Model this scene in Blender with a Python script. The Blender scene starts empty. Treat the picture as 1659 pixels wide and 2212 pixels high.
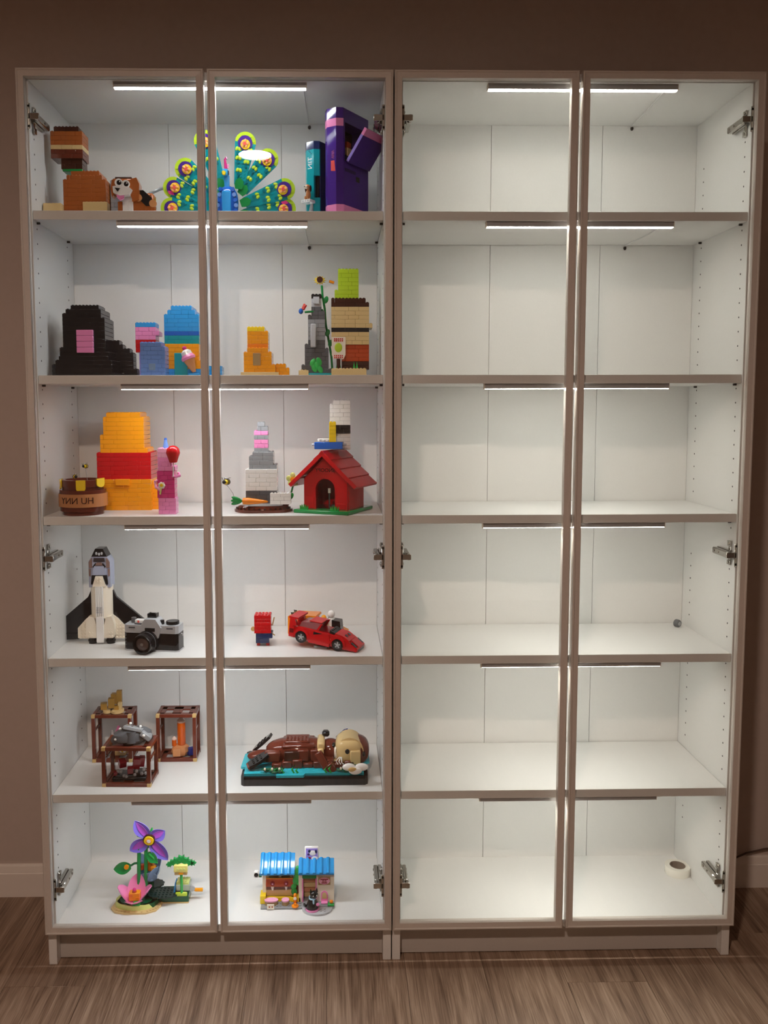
import bpy, bmesh, math, random
from mathutils import Vector, Matrix

random.seed(7)
S = bpy.context.scene
COL = S.collection
PI = math.pi

# ------------------------------------------------------------------ camera
CAM_C = Vector((-0.1299, -1.8617, 1.2996))
CAM_R = Matrix(((0.99982, 0.00373, -0.01848), (-0.01873, 0.08634, -0.99609), (-0.00212, 0.99626, 0.08639)))
F_PX, CX, CY = 1818.4, 829.5 - 72.8, 1106.0 - 66.8
cd = bpy.data.cameras.new('camera'); cam = bpy.data.objects.new('camera', cd); COL.objects.link(cam)
cd.sensor_fit = 'VERTICAL'; cd.sensor_height = 24.0; cd.lens = F_PX / 2212.0 * 24.0
cd.shift_x = 72.8 / 2212.0; cd.shift_y = -66.8 / 2212.0
cd.clip_start = 0.02; cd.clip_end = 30
cam.matrix_world = Matrix.Translation(CAM_C) @ CAM_R.to_4x4()
S.camera = cam

# ------------------------------------------------------------------ view, world
S.view_settings.view_transform = 'Standard'; S.view_settings.look = 'None'
S.view_settings.gamma = 1.0; S.view_settings.use_curve_mapping = False
S.view_settings.exposure = 1.8
cy = S.cycles; cy.max_bounces = 6; cy.diffuse_bounces = 4; cy.glossy_bounces = 2; cy.transmission_bounces = 4; cy.transparent_max_bounces = 6
cy.use_light_tree = False; cy.caustics_reflective = False; cy.caustics_refractive = False
world = bpy.data.worlds.new('world'); S.world = world; world.use_nodes = True
world.node_tree.nodes['Background'].inputs[0].default_value = (0.9, 0.75, 0.62, 1)
world.node_tree.nodes['Background'].inputs[1].default_value = 0.012

LAMP_W = 185.0          # emission strength of a ceiling downlight disc
LED_W = 16.5           # emission strength of the shelf light bars
LAMP_RGB = (1.0, 0.77, 0.63)
LED_LEFT = (0.96, 0.98, 1.0)
LED_RIGHT = (1.0, 0.985, 0.90)

# ------------------------------------------------------------------ materials
def lin(c):
    if isinstance(c, str):
        c = tuple(int(c[i:i + 2], 16) for i in (0, 2, 4))
    return tuple(((v / 255.0) / 12.92 if v <= 10 else ((v / 255.0 + 0.055) / 1.055) ** 2.4) for v in c) + (1.0,)

MATS = {}
def mat(name, hexc='ffffff', rough=0.3, metal=0.0, alpha=1.0, trans=0.0, coat=0.0, emit=None, emit_w=0.0, ior=1.45):
    if name in MATS: return MATS[name]
    m = bpy.data.materials.new(name); m.use_nodes = True
    b = m.node_tree.nodes['Principled BSDF']
    b.inputs['Base Color'].default_value = lin(hexc)
    b.inputs['Roughness'].default_value = rough
    b.inputs['Metallic'].default_value = metal
    b.inputs['IOR'].default_value = ior
    b.inputs['Transmission Weight'].default_value = trans
    b.inputs['Coat Weight'].default_value = coat
    if emit:
        b.inputs['Emission Color'].default_value = emit + (1.0,)
        b.inputs['Emission Strength'].default_value = emit_w
    MATS[name] = m
    return m

def noisy(name, hex1, hex2, scale=(40, 40, 40), rough=0.6, bump=0.0, detail=4.0):
    m = mat(name, hex1, rough)
    nt = m.node_tree; b = nt.nodes['Principled BSDF']
    tc = nt.nodes.new('ShaderNodeTexCoord'); mp = nt.nodes.new('ShaderNodeMapping')
    mp.inputs['Scale'].default_value = scale
    nz = nt.nodes.new('ShaderNodeTexNoise'); nz.inputs['Scale'].default_value = 1.0; nz.inputs['Detail'].default_value = detail
    mx = nt.nodes.new('ShaderNodeMix'); mx.data_type = 'RGBA'
    mx.inputs['A'].default_value = lin(hex1); mx.inputs['B'].default_value = lin(hex2)
    nt.links.new(tc.outputs['Object'], mp.inputs['Vector']); nt.links.new(mp.outputs[0], nz.inputs['Vector'])
    nt.links.new(nz.outputs['Fac'], mx.inputs['Factor']); nt.links.new(mx.outputs['Result'], b.inputs['Base Color'])
    if bump:
        bp = nt.nodes.new('ShaderNodeBump'); bp.inputs['Strength'].default_value = bump; bp.inputs['Distance'].default_value = 0.001
        nt.links.new(nz.outputs['Fac'], bp.inputs['Height']); nt.links.new(bp.outputs[0], b.inputs['Normal'])
    return m

WALL = noisy('wall_paint', 'c6b8b0', 'bfb1a8', (60, 60, 60), 0.75, 0.15)
CEIL = noisy('ceiling_paint', 'd8d2ca', 'd0cac2', (60, 60, 60), 0.85, 0.1)
TRIM = noisy('trim_paint', 'ece4dc', 'e6ded6', (30, 30, 30), 0.45)
WHITE = noisy('cabinet_white', 'e9e9e7', 'e3e3e1', (220, 220, 220), 0.42, 0.05)
EDGE = noisy('cabinet_edge', 'c6c0ba', 'c0bab4', (220, 220, 220), 0.4)
FRAME = noisy('door_frame_white', 'cfc7c0', 'c8c0b8', (200, 200, 200), 0.35)
CHROME = mat('hinge_nickel', 'b8b4ac', 0.18, 1.0)
ALU = mat('light_bar_aluminium', 'b4b4b6', 0.4, 0.3)
HOLE = mat('hole_dark', '2a2826', 0.7)
CABLE = mat('cable_white', 'd8d8d8', 0.5)
DARKMETAL = mat('pin_dark', '3a3430', 0.4, 0.6)

def wood_floor():
    m = mat('floor_oak', '8a6a52', 0.34)
    nt = m.node_tree; b = nt.nodes['Principled BSDF']; N = nt.nodes.new; L = nt.links.new
    tc = N('ShaderNodeTexCoord'); oi = N('ShaderNodeObjectInfo')
    ad = N('ShaderNodeVectorMath'); ad.operation = 'ADD'
    sc = N('ShaderNodeVectorMath'); sc.operation = 'SCALE'; sc.inputs['Scale'].default_value = 7.3
    cb = N('ShaderNodeCombineXYZ'); L(oi.outputs['Random'], cb.inputs[0]); L(oi.outputs['Random'], cb.inputs[1])
    L(cb.outputs[0], sc.inputs[0]); L(tc.outputs['Object'], ad.inputs[0]); L(sc.outputs[0], ad.inputs[1])
    def grain(scale, det, dist):
        mp = N('ShaderNodeMapping'); mp.inputs['Scale'].default_value = scale
        nz = N('ShaderNodeTexNoise'); nz.inputs['Scale'].default_value = 1.0; nz.inputs['Detail'].default_value = det
        nz.inputs['Distortion'].default_value = dist
        L(ad.outputs[0], mp.inputs[0]); L(mp.outputs[0], nz.inputs['Vector']); return nz
    g1 = grain((34, 2.6, 1), 7, 1.4); g2 = grain((330, 9, 1), 4, 0.4)
    mm = N('ShaderNodeMix'); mm.data_type = 'FLOAT'; mm.inputs['Factor'].default_value = 0.45
    L(g1.outputs['Fac'], mm.inputs['A']); L(g2.outputs['Fac'], mm.inputs['B'])
    cr = N('ShaderNodeValToRGB')
    e = cr.color_ramp.elements; e[0].position = 0.34; e[0].color = lin('665041'); e[1].position = 0.66; e[1].color = lin('b09884')
    k = cr.color_ramp.elements.new(0.5); k.color = lin('8f7764')
    L(mm.outputs['Result'], cr.inputs[0]); L(cr.outputs[0], b.inputs['Base Color'])
    bp = N('ShaderNodeBump'); bp.inputs['Strength'].default_value = 0.25; bp.inputs['Distance'].default_value = 0.0006
    L(g2.outputs['Fac'], bp.inputs['Height']); L(bp.outputs[0], b.inputs['Normal'])
    return m
OAK = wood_floor()

def pane_glass(name='pane_glass', tint=(0.985, 0.99, 0.985, 1)):
    m = bpy.data.materials.new(name); m.use_nodes = True; nt = m.node_tree; nt.nodes.clear()
    N = nt.nodes.new; L = nt.links.new
    out = N('ShaderNodeOutputMaterial'); mx = N('ShaderNodeMixShader'); tr = N('ShaderNodeBsdfTransparent'); gl = N('ShaderNodeBsdfGlossy')
    tr.inputs[0].default_value = tint; gl.inputs['Roughness'].default_value = 0.0
    lw = N('ShaderNodeLayerWeight'); pw = N('ShaderNodeMath'); pw.operation = 'POWER'; pw.inputs[1].default_value = 4.0
    mu = N('ShaderNodeMath'); mu.operation = 'MULTIPLY_ADD'; mu.inputs[1].default_value = 0.7; mu.inputs[2].default_value = 0.035
    lw.inputs[0].default_value = 0.5
    L(lw.outputs['Facing'], pw.inputs[0]); L(pw.outputs[0], mu.inputs[0]); L(mu.outputs[0], mx.inputs[0])
    L(tr.outputs[0], mx.inputs[1]); L(gl.outputs[0], mx.inputs[2]); L(mx.outputs[0], out.inputs[0])
    return m
GLASS = pane_glass()

# ------------------------------------------------------------------ mesh builder
class MB:
    def __init__(s): s.v = []; s.f = []
    def add(s, vs, fs, M=None):
        o = len(s.v)
        s.v += [tuple(M @ Vector(p)) if M else tuple(p) for p in vs]
        s.f += [tuple(i + o for i in f) for f in fs]
        return s
    def box(s, x0, x1, y0, y1, z0, z1, b=0.0, M=None):
        if b <= 0:
            vs = [(x, y, z) for x in (x0, x1) for y in (y0, y1) for z in (z0, z1)]
            return s.add(vs, [(0, 1, 3, 2), (4, 6, 7, 5), (0, 4, 5, 1), (2, 3, 7, 6), (0, 2, 6, 4), (1, 5, 7, 3)], M)
        b = min(b, (x1 - x0) * .45, (y1 - y0) * .45, (z1 - z0) * .45)
        c = ((x0, x1), (y0, y1), (z0, z1)); vs = []; ix = {}
        for i in (0, 1):
            for j in (0, 1):
                for k in (0, 1):
                    base = [c[0][i], c[1][j], c[2][k]]; sg = [1 - 2 * i, 1 - 2 * j, 1 - 2 * k]
                    for a in range(3):   # vertex lying on the face of axis a
                        p = [base[q] + (0 if q == a else sg[q] * b) for q in range(3)]
                        ix[(i, j, k, a)] = len(vs); vs.append(tuple(p))
        fs = []
        def key(a, sa, o1, s1, o2, s2, ax):
            t = [0, 0, 0]; t[a] = sa; t[o1] = s1; t[o2] = s2; return ix[(t[0], t[1], t[2], ax)]
        for a in range(3):
            o1, o2 = (a + 1) % 3, (a + 2) % 3
            for sa in (0, 1):
                fs.append(tuple(key(a, sa, o1, p, o2, q, a) for p, q in ((0, 0), (1, 0), (1, 1), (0, 1))))
            for p in (0, 1):
                for q in (0, 1):   # edge along axis a
                    fs.append((key(a, 0, o1, p, o2, q, o1), key(a, 1, o1, p, o2, q, o1), key(a, 1, o1, p, o2, q, o2), key(a, 0, o1, p, o2, q, o2)))
        for i in (0, 1):
            for j in (0, 1):
                for k in (0, 1): fs.append(tuple(ix[(i, j, k, a)] for a in range(3)))
        return s.add(vs, fs, M)
    def cyl(s, c, r, h, n=16, r2=None, axis='Z', M=None, cap=True):
        """frustum from c along axis; r at the start, r2 at the end"""
        r2 = r if r2 is None else r2
        vs = []; fs = []
        for i in range(n):
            a = 2 * PI * i / n; ca, sa = math.cos(a), math.sin(a)
            for rr, t in ((r, 0), (r2, h)):
                p = {'Z': (ca * rr, sa * rr, t), 'Y': (ca * rr, t, sa * rr), 'X': (t, ca * rr, sa * rr)}[axis]
                vs.append((c[0] + p[0], c[1] + p[1], c[2] + p[2]))
        for i in range(n):
            j = (i + 1) % n; fs.append((2 * i, 2 * j, 2 * j + 1, 2 * i + 1))
        if cap: fs += [tuple(range(0, 2 * n, 2)), tuple(range(1, 2 * n, 2))]
        return s.add(vs, fs, M)
    def ell(s, c, rx, ry, rz, nu=20, nv=12, e=1.0, e2=1.0, M=None):
        """(super)ellipsoid: e<1 squares it off vertically, e2 horizontally"""
        pw = lambda t, q: math.copysign(abs(t) ** q, t)
        vs = [(c[0], c[1], c[2] + rz)]; fs = []
        for j in range(1, nv):
            ph = PI / 2 - PI * j / nv
            for i in range(nu):
                th = 2 * PI * i / nu
                vs.append((c[0] + rx * pw(math.cos(ph), e) * pw(math.cos(th), e2), c[1] + ry * pw(math.cos(ph), e) * pw(math.sin(th), e2), c[2] + rz * pw(math.sin(ph), e)))
        vs.append((c[0], c[1], c[2] - rz)); last = len(vs) - 1
        for i in range(nu):
            fs.append((0, 1 + i, 1 + (i + 1) % nu)); fs.append((last, last - nu + (i + 1) % nu, last - nu + i))
        for j in range(nv - 2):
            for i in range(nu):
                a = 1 + j * nu; k = (i + 1) % nu; fs.append((a + i, a + k, a + nu + k, a + nu + i))
        return s.add(vs, fs, M)
    def prism(s, poly, a0, a1, axis='Y', M=None):
        """polygon extruded along axis: Y: points are (x,z); Z: (x,y); X: (y,z)"""
        f = {'Y': lambda p, t: (p[0], t, p[1]), 'Z': lambda p, t: (p[0], p[1], t), 'X': lambda p, t: (t, p[0], p[1])}[axis]
        n = len(poly); vs = [f(p, a0) for p in poly] + [f(p, a1) for p in poly]
        fs = [tuple(range(n)), tuple(range(n, 2 * n))] + [(i, (i + 1) % n, n + (i + 1) % n, n + i) for i in range(n)]
        return s.add(vs, fs, M)
    def tube(s, pts, r, n=8, M=None):
        pts = [Vector(p) for p in pts]; vs = []; fs = []
        for i, p in enumerate(pts):
            d = (pts[min(i + 1, len(pts) - 1)] - pts[max(i - 1, 0)]).normalized()
            u = d.cross(Vector((0, 0, 1)) if abs(d.z) < .9 else Vector((1, 0, 0))).normalized(); w = d.cross(u)
            rr = r[i] if isinstance(r, (list, tuple)) else r
            for k in range(n):
                a = 2 * PI * k / n; q = p + u * (rr * math.cos(a)) + w * (rr * math.sin(a)); vs.append(tuple(q))
        for i in range(len(pts) - 1):
            for k in range(n):
                j = (k + 1) % n; fs.append((i * n + k, i * n + j, i * n + n + j, i * n + n + k))
        fs += [tuple(range(n)), tuple(range(len(vs) - n, len(vs)))]
        return s.add(vs, fs, M)
    def lathe(s, prof, c=(0, 0, 0), n=28, M=None, sx=1.0, sy=1.0, close=False):
        vs = []; fs = []; m = len(prof)
        for i in range(n):
            a = 2 * PI * i / n
            for r, z in prof: vs.append((c[0] + r * math.cos(a) * sx, c[1] + r * math.sin(a) * sy, c[2] + z))
        for i in range(n):
            j = (i + 1) % n
            for k in range(m - (0 if close else 1)):
                l = (k + 1) % m; fs.append((i * m + k, j * m + k, j * m + l, i * m + l))
        if not close:
            fs += [tuple(i * m for i in range(n)), tuple(i * m + m - 1 for i in range(n))]
        return s.add(vs, fs, M)
    def studs(s, pts, z, r=0.0024, h=0.0017, n=10, M=None):
        for x, y in pts: s.cyl((x, y, z), r, h, n, M=M)
        return s
    def mesh(s, name, m, smooth=38):
        me = bpy.data.meshes.new(name); me.from_pydata(s.v, [], s.f); me.update()
        bm = bmesh.new(); bm.from_mesh(me)
        bmesh.ops.remove_doubles(bm, verts=bm.verts, dist=1e-7)
        bmesh.ops.recalc_face_normals(bm, faces=bm.faces); bm.to_mesh(me); bm.free()
        if smooth:
            me.polygons.foreach_set('use_smooth', [True] * len(me.polygons)); me.set_sharp_from_angle(angle=math.radians(smooth))
        me.materials.append(m); return me
    def build(s, name, m, parent=None, loc=None, smooth=38):
        return obj(name, s.mesh(name, m, smooth), parent, loc)

def obj(name, me, parent=None, loc=None, rot=None):
    o = bpy.data.objects.new(name, me); COL.objects.link(o)
    if loc is not None: o.location = loc
    if rot is not None: o.rotation_euler = rot
    if parent is not None: o.parent = parent
    return o
def thing(name, label, cat, loc=(0, 0, 0), rz=0.0, group=None):
    o = bpy.data.objects.new(name, None); COL.objects.link(o); o.empty_display_size = 0.02
    o.location = loc; o.rotation_euler = (0, 0, rz); o['label'] = label; o['category'] = cat
    if group: o['group'] = group
    return o
def tag(o, label, cat, group=None):
    o['label'] = label; o['category'] = cat
    if group: o['group'] = group
    return o
def struct(o): o['kind'] = 'structure'; return o
def ROT(axis, deg): return Matrix.Rotation(math.radians(deg), 4, axis)
def TR(x, y, z): return Matrix.Translation((x, y, z))

# ------------------------------------------------------------------ the room
YW = 0.312; XL, XR, YF, ZC = -2.7, 2.9, -3.7, 2.44
floor = struct(MB().box(XL, XR, YF, YW, -0.05, -0.003).build('floor', mat('floor_underlay', '3a2a20', 0.8)))
pw, pl = 0.182, 1.22
plank_me = {}
x = XL; i = 0
while x < XR - 0.001:
    off = (i * 0.43) % 1.0 * pl; y = YW - off - 0.0005 if off > 0.05 else YW
    ys = [YW]; yy = YW - (off if off > .08 else pl)
    while yy > YF: ys.append(yy); yy -= pl
    ys.append(YF)
    for a, b in zip(ys[:-1], ys[1:]):
        w = min(pw, XR - x); key = (round(w, 4), round(a - b, 4))
        if key not in plank_me:
            plank_me[key] = MB().box(0.0002, w - 0.0002, 0.0002, a - b - 0.0002, -0.003, 0, 0.0006).mesh('plank', OAK)
        obj('plank', plank_me[key], floor, (x, b, 0))
    x += pw; i += 1
struct(MB().box(XL - .1, XR + .1, YW, YW + 0.1, -0.05, ZC).build('wall_back', WALL))
struct(MB().box(XL - 0.1, XL, YF, YW, -0.05, ZC).build('wall_left', WALL))
struct(MB().box(XR, XR + 0.1, YF, YW, -0.05, ZC).build('wall_right', WALL))
struct(MB().box(XL - .1, XR + .1, YF - 0.1, YF, -0.05, ZC).build('wall_front', WALL))
struct(MB().box(XL - .1, XR + .1, YF - .1, YW + .1, ZC + 0.001, ZC + 0.1).build('ceiling', CEIL))
bp = [(0, 0), (-.013, 0), (-.013, .064), (-.011, .066), (-.011, .070), (-.0075, .080), (-.0075, .083), (-.005, .0865), (0, .0865)]
for nm, x0, x1 in (('baseboard_back_left', XL, -0.81), ('baseboard_back_right', 0.81, XR)):
    struct(MB().prism([(YW + a, z) for a, z in bp], x0, x1, 'X').build(nm, TRIM))

# ceiling downlights (the one reflected in the glass is left of the camera)
LAMP_M = mat('downlight_disc', 'ffffff', 0.5, emit=LAMP_RGB, emit_w=LAMP_W); LAMP_M.cycles.emission_sampling = 'FRONT'
def downlight(x, y, label):
    t = thing('ceiling_downlight', label, 'ceiling light', (x, y, ZC), 0)
    MB().lathe([(.074, -.0005), (.092, -.0005), (.094, -.005), (.088, -.011), (.076, -.010), (.074, -.010)], close=True).build('trim_ring', TRIM, t)
    MB().cyl((0, 0, -0.0015), .0738, .001, 20).build('light_disc', LAMP_M, t)
downlight(-0.482, -2.016, 'round white recessed ceiling downlight, seen mirrored in the glass door')

# ------------------------------------------------------------------ the two glass-door bookcases
SZ = [1.7288, 1.3731, 1.0583, 0.7331, 0.4118]   # shelf tops
Z0, ZT, ZTOP, ZDB, ZDT = 0.0938, 2.0024, 2.020, 0.0859, 2.0190
T_SH = 0.0195; YS = 0.0215; YB = 0.304; PT = 0.0195
FW, FD = 0.0162, 0.019
def door_member(P, Q, inward, name, parent):
    """one mitred frame member from corner P to corner Q; inward: unit vector towards the pane (x,z)"""
    prof = [(0, FD), (0, .0012), (.0012, 0), (.0036, 0), (.0050, .0016), (.0160, .0022), (FW, .0040), (FW, FD)]
    d = Vector((Q[0] - P[0], Q[1] - P[1])); ln = d.length; d /= ln
    vs = []
    for a, y in prof:
        p = Vector(P) + Vector(inward) * a + d * a; vs.append((p.x, y, p.y))
    for a, y in prof:
        p = Vector(Q) + Vector(inward) * a - d * a; vs.append((p.x, y, p.y))
    n = len(prof); fs = [tuple(range(n)), tuple(range(n, 2 * n))] + [(i, (i + 1) % n, n + (i + 1) % n, n + i) for i in range(n)]
    MB().add(vs, fs).build(name, FRAME, parent)

def hinge(parent, xs, sgn, z, flip, xd):
    """concealed hinge: xs = inner face of side panel, sgn = direction into the cabinet"""
    m = MB(); X = lambda t: xs + sgn * t
    def bx(t0, t1, y0, y1, z0, z1, b=.0008): m.box(min(X(t0), X(t1)), max(X(t0), X(t1)), y0, y1, z + min(z0 * flip, z1 * flip), z + max(z0 * flip, z1 * flip), b)
    bx(.0003, .003, .040, .052, -.030, .026)                    # mounting plate, upright wings
    bx(.003, .0055, .0385, .0535, -.030, -.017); bx(.003, .0055, .0385, .0535, .015, .026)
    bx(.0003, .008, .036, .098, -.009, .009)                    # plate spine
    bx(.008, .019, .032, .100, -.0075, .0075, .002)             # arm
    bx(.0135, .0195, .0185, .034, -.007, .007)                  # arm bend
    bx(-.001, .022, .0186, .0225, -.0065, .0065)
    for zz in (-.024, .020):
        m.cyl((X(.0055) - (.0012 if sgn < 0 else 0), .046, z + zz * flip), .0032, .0012, 10, axis='X')
    m.cyl((X(.019) - (.0012 if sgn < 0 else 0), .09, z), .003, .0012, 10, axis='X')
    m.cyl((X(.019) - (.0012 if sgn < 0 else 0), .068, z), .0022, .0012, 10, axis='X')
    cx = xd
    m.cyl((cx, .0186, z - .021), .0028, .003, 10, axis='Y'); m.cyl((cx, .0186, z + .021), .0028, .003, 10, axis='Y')
    m.box(cx - .003, cx + .003, .0186, .0206, z - .027, z + .027, .0008)
    m.build('hinge', CHROME, parent)

def cabinet(x0, label):
    x1 = x0 + 0.8028; a, b = x0 + PT, x1 - PT
    t = thing('glass_door_bookcase', label, 'bookcase', (0, 0, 0), 0, 'pair of glass door bookcases')
    MB().box(x0, a, YS, YB + .004, 0, ZTOP, .0006).build('side_panel', WHITE, t)
    MB().box(b, x1, YS, YB + .004, 0, ZTOP, .0006).build('side_panel', WHITE, t)
    MB().box(a, b, YS + .001, YB, ZT, ZTOP - .0005, .0006).build('top_panel', WHITE, t)
    MB().box(a, b, YS + .001, YB, Z0 - .018, Z0, .0006).build('bottom_panel', WHITE, t)
    MB().box(a, b, .044, .060, 0.002, Z0 - .018, .0006).build('plinth', EDGE, t)
    cuts = [a, x0 + .260 + .004, x0 + .544, b]
    for i in range(3):
        MB().box(cuts[i] + .0004, cuts[i + 1] - .0004, YB, YB + .003, Z0 - .018, ZT + .015, .0004).build('back_panel', WHITE, t)
    for z in SZ:
        MB().box(a + .0008, b - .0008, YS + .002, YB - .002, z - T_SH, z, .0007).build('shelf', WHITE, t)
        if z > 1.0:
            for sx, xx in ((1, a), (-1, b)):
                for yy in (.049, .259):
                    MB().cyl((xx + sx * .0002 - (.007 if sx < 0 else 0), yy, z - T_SH - .0026), .0025, .007, 8, axis='X').build('shelf_pin', DARKMETAL, t)
    hm = MB()
    z = 0.19
    while z < 1.90:
        if all(not (s - T_SH - .010 < z < s + .006) for s in SZ) and all(abs(z - h) > .034 for h in (.184, .963, 1.926)):
            for xx, sx in ((a, 1), (b, -1)):
                for yy in (.049, .259):
                    hm.cyl((xx if sx > 0 else xx - .0003, yy, z), .0021, .0003, 8, axis='X')
        z += 0.032
    ho = hm.build('peg_holes', HOLE, t); ho['kind'] = 'stuff'
    # doors
    for k in range(2):
        d0 = x0 + .0004 + k * .4050; d1 = d0 + .3970
        d = MB().box(d0 + .010, d1 - .010, .0148, .0182, ZDB + .010, ZDB + .0165, .0005).box(d0 + .010, d1 - .010, .0148, .0182, ZDT - .0165, ZDT - .010, .0005) \
            .box(d0 + .010, d0 + .0165, .0148, .0182, ZDB + .01, ZDT - .01, .0005).box(d1 - .0165, d1 - .010, .0148, .0182, ZDB + .01, ZDT - .01, .0005).build('door', FRAME, t)
        door_member((d0, ZDB), (d0, ZDT), (1, 0), 'frame_stile', d); door_member((d1, ZDB), (d1, ZDT), (-1, 0), 'frame_stile', d)
        door_member((d0, ZDT), (d1, ZDT), (0, -1), 'frame_rail', d); door_member((d0, ZDB), (d1, ZDB), (0, 1), 'frame_rail', d)
        MB().box(d0 + FW - .004, d1 - FW + .004, .0075, .0110, ZDB + FW - .004, ZDT - FW + .004).build('glass_pane', GLASS, d)
        for z, fl in ((1.926, 1), (.963, -1), (.184, -1)):
            if k == 0: hinge(d, a, 1, z, fl, d0 + FW + .0035)
            else: hinge(d, b, -1, z, fl, d1 - FW - .0035)
    return t
GX = 0.0012
cabinet(-0.8028 - GX, 'white bookcase on the left, its shelves filled with brick-built toys behind glass doors')
cabinet(GX, 'white bookcase on the right, its lit shelves nearly empty behind glass doors')

# ------------------------------------------------------------------ light bars under the top panel and every shelf
ORD = ['first', 'second', 'third', 'fourth', 'fifth', 'sixth']
def light_bar(x0, x1, zb, m, label, side, cable=None):
    y0 = 0.031
    t = thing('shelf_light_bar', label, 'light bar', ((x0 + x1) / 2, y0, zb), 0, 'light bars in the ' + side + ' bookcase')
    h = (x1 - x0) / 2
    MB().prism([(0, 0), (.0155, 0), (.0155, -.0105), (.0140, -.0105), (.0140, -.0015), (.0015, -.0015), (.0015, -.0112), (0, -.0112)], -h, h, 'X').build('channel', ALU, t)
    lens = [(.0016, -.0080), (.0138, -.0080), (.0130, -.0122), (.0024, -.0122)]
    MB().prism(lens, -h + .001, h - .001, 'X').build('diffuser', m, t)
    for e in (-h - .0015, h): MB().prism([(.0002, 0), (.0153, 0), (.0153, -.0105), (.0130, -.0128), (.0025, -.0128), (.0002, -.0110)], e, e + .0015, 'X').build('end_cap', mat('bar_end_cap', 'e6dccb', 0.4), t)
    if cable:
        MB().tube([(cable[0], .0155, -.004), (cable[0] + cable[1] * .25, .06, -.0015), (cable[0] + cable[1] * .45, .12, -.004), (cable[0] + cable[1] * .8, .20, -.0035), (cable[0] + cable[1], .262, -.002), (cable[0] + cable[1], .2685, -.008)], .0013, 6).build('cable', CABLE, t)
        MB().ell((cable[0] + cable[1] + .001, .2675, -.008), .004, .004, .005, 10, 8).build('cable_clip', DARKMETAL, t)
for side, bx, col in (('left', -.604, LED_LEFT), ('right', .208, LED_RIGHT)):
    m = mat('led_diffuser_' + side, 'ffffff', 0.5, emit=col, emit_w=LED_W); m.cycles.emission_sampling = 'FRONT'
    for i, zt in enumerate([ZT] + [z - T_SH for z in SZ]):
        cb = None
        if i == 0: cb = (.2, .006) if side == 'left' else (.19, .01)
        if i == 1: cb = (.2, .004) if side == 'left' else (.2, -.01)
        lab = ('slim glowing light bar under the top panel of the %s bookcase' % side) if i == 0 else 'slim light bar under the %s shelf from the top in the %s bookcase' % (ORD[i - 1], side)
        light_bar(bx, bx + .415, zt, m, lab, side, cb)

# ------------------------------------------------------------------ loose things in the right bookcase, cable by the skirting
t = thing('tape_roll', 'roll of clear adhesive tape lying on the bottom of the right bookcase', 'tape', (.757, .2155, Z0))
MB().lathe([(.0195, 0), (.031, 0), (.0315, .001), (.0315, .0195), (.031, .0205), (.0195, .0205)], close=True, n=40).build('tape_winding', mat('tape_clear', 'eeece2', 0.25), t)
MB().lathe([(.0182, .0003), (.0194, .0003), (.0194, .0210), (.0182, .0210)], close=True, n=40).build('core', mat('tape_core', '8c7d70', 0.6), t)
t = thing('rubber_stopper', 'small grey rubber stopper lying in the back corner of the fourth shelf', 'stopper', (.753, .268, SZ[3] + .0098), math.radians(25))
MB().lathe([(.0, 0), (.0075, 0), (.0098, .002), (.0098, .010), (.008, .013), (.0, .013)], n=24, M=ROT('X', 90)).build('outer_ring', mat('rubber_grey', '6b6d70', 0.5), t)
MB().cyl((0, -.0145, 0), .005, .003, 16, axis='Y').build('plug', mat('plug_grey', '9a9c9e', 0.4), t)
tag(MB().tube([(.82, YW - .02, .04), (.88, YW - .018, .058), (.93, YW - .017, .080), (.98, YW - .012, .098), (1.03, YW - .01, .108), (1.10, YW - .01, .115), (1.2, YW - .011, .11), (1.3, YW - .012, .098)], .0025, 8).build('power_cable', mat('cable_dark', '5a4a42', 0.5)), 'thin grey cable running along the skirting to the right', 'cable')

# ------------------------------------------------------------------ toy-building helpers
# sizes below are written in photo pixels at the toy's own depth and turned into metres by Toy.k
FWD = Vector((-CAM_R[0][2], -CAM_R[1][2], -CAM_R[2][2])); RGT = Vector((CAM_R[0][0], CAM_R[1][0], CAM_R[2][0])); UPV = Vector((CAM_R[0][1], CAM_R[1][1], CAM_R[2][1]))
def view(p):
    d = Vector(p) - CAM_C; w = d.dot(FWD); return CX + F_PX * d.dot(RGT) / w, CY - F_PX * d.dot(UPV) / w, w
def x_at(u, Y, Z):
    q = (u - CX) / F_PX; n = RGT - FWD * q; d = Vector((0 - CAM_C.x, Y - CAM_C.y, Z - CAM_C.z)); return -(n.dot(d)) / n.x
PALETTE = dict(black='1a1a1c', darkgrey='5a5c60', grey='8f9296', lightgrey='b9bcc0', white='f0efec', cream='efe6d4', tan='d9bd86', darktan='a8895c',
    brown='a85c2c', redbrown='6a3022', darkbrown='3f2018', nougat='c98a5a', orange='f08a1c', amber='f5a21a', yellow='f7d423', lemon='eee58a',
    red='c8141c', darkred='8c1420', coral='f0605a', magenta='d83a86', pink='f090c6', lightpink='f4b0d0', purple='4b2b8c', darkpurple='33205e', lavender='9c8be0',
    blue='1f62c4', azure='2f9ae0', brightazure='3aa6ea', navy='1c2c58', cornflower='6d94d8', sand='7f9cc0', teal='0b98a2', darkteal='08707c', green='1c8f48',
    darkgreen='0d5a36', lime='b6d434', yellowgreen='dbe68c', leaf='2fb04e', gold='cfae72', pearl='a8803c', brick='b8461e', deepred='b01018')
def P(n): return mat('plastic_' + n, PALETTE[n], 0.085)
def CLEAR(n, hexc, tr=0.6): return mat('clear_' + n, hexc, 0.08, trans=tr)

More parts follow.
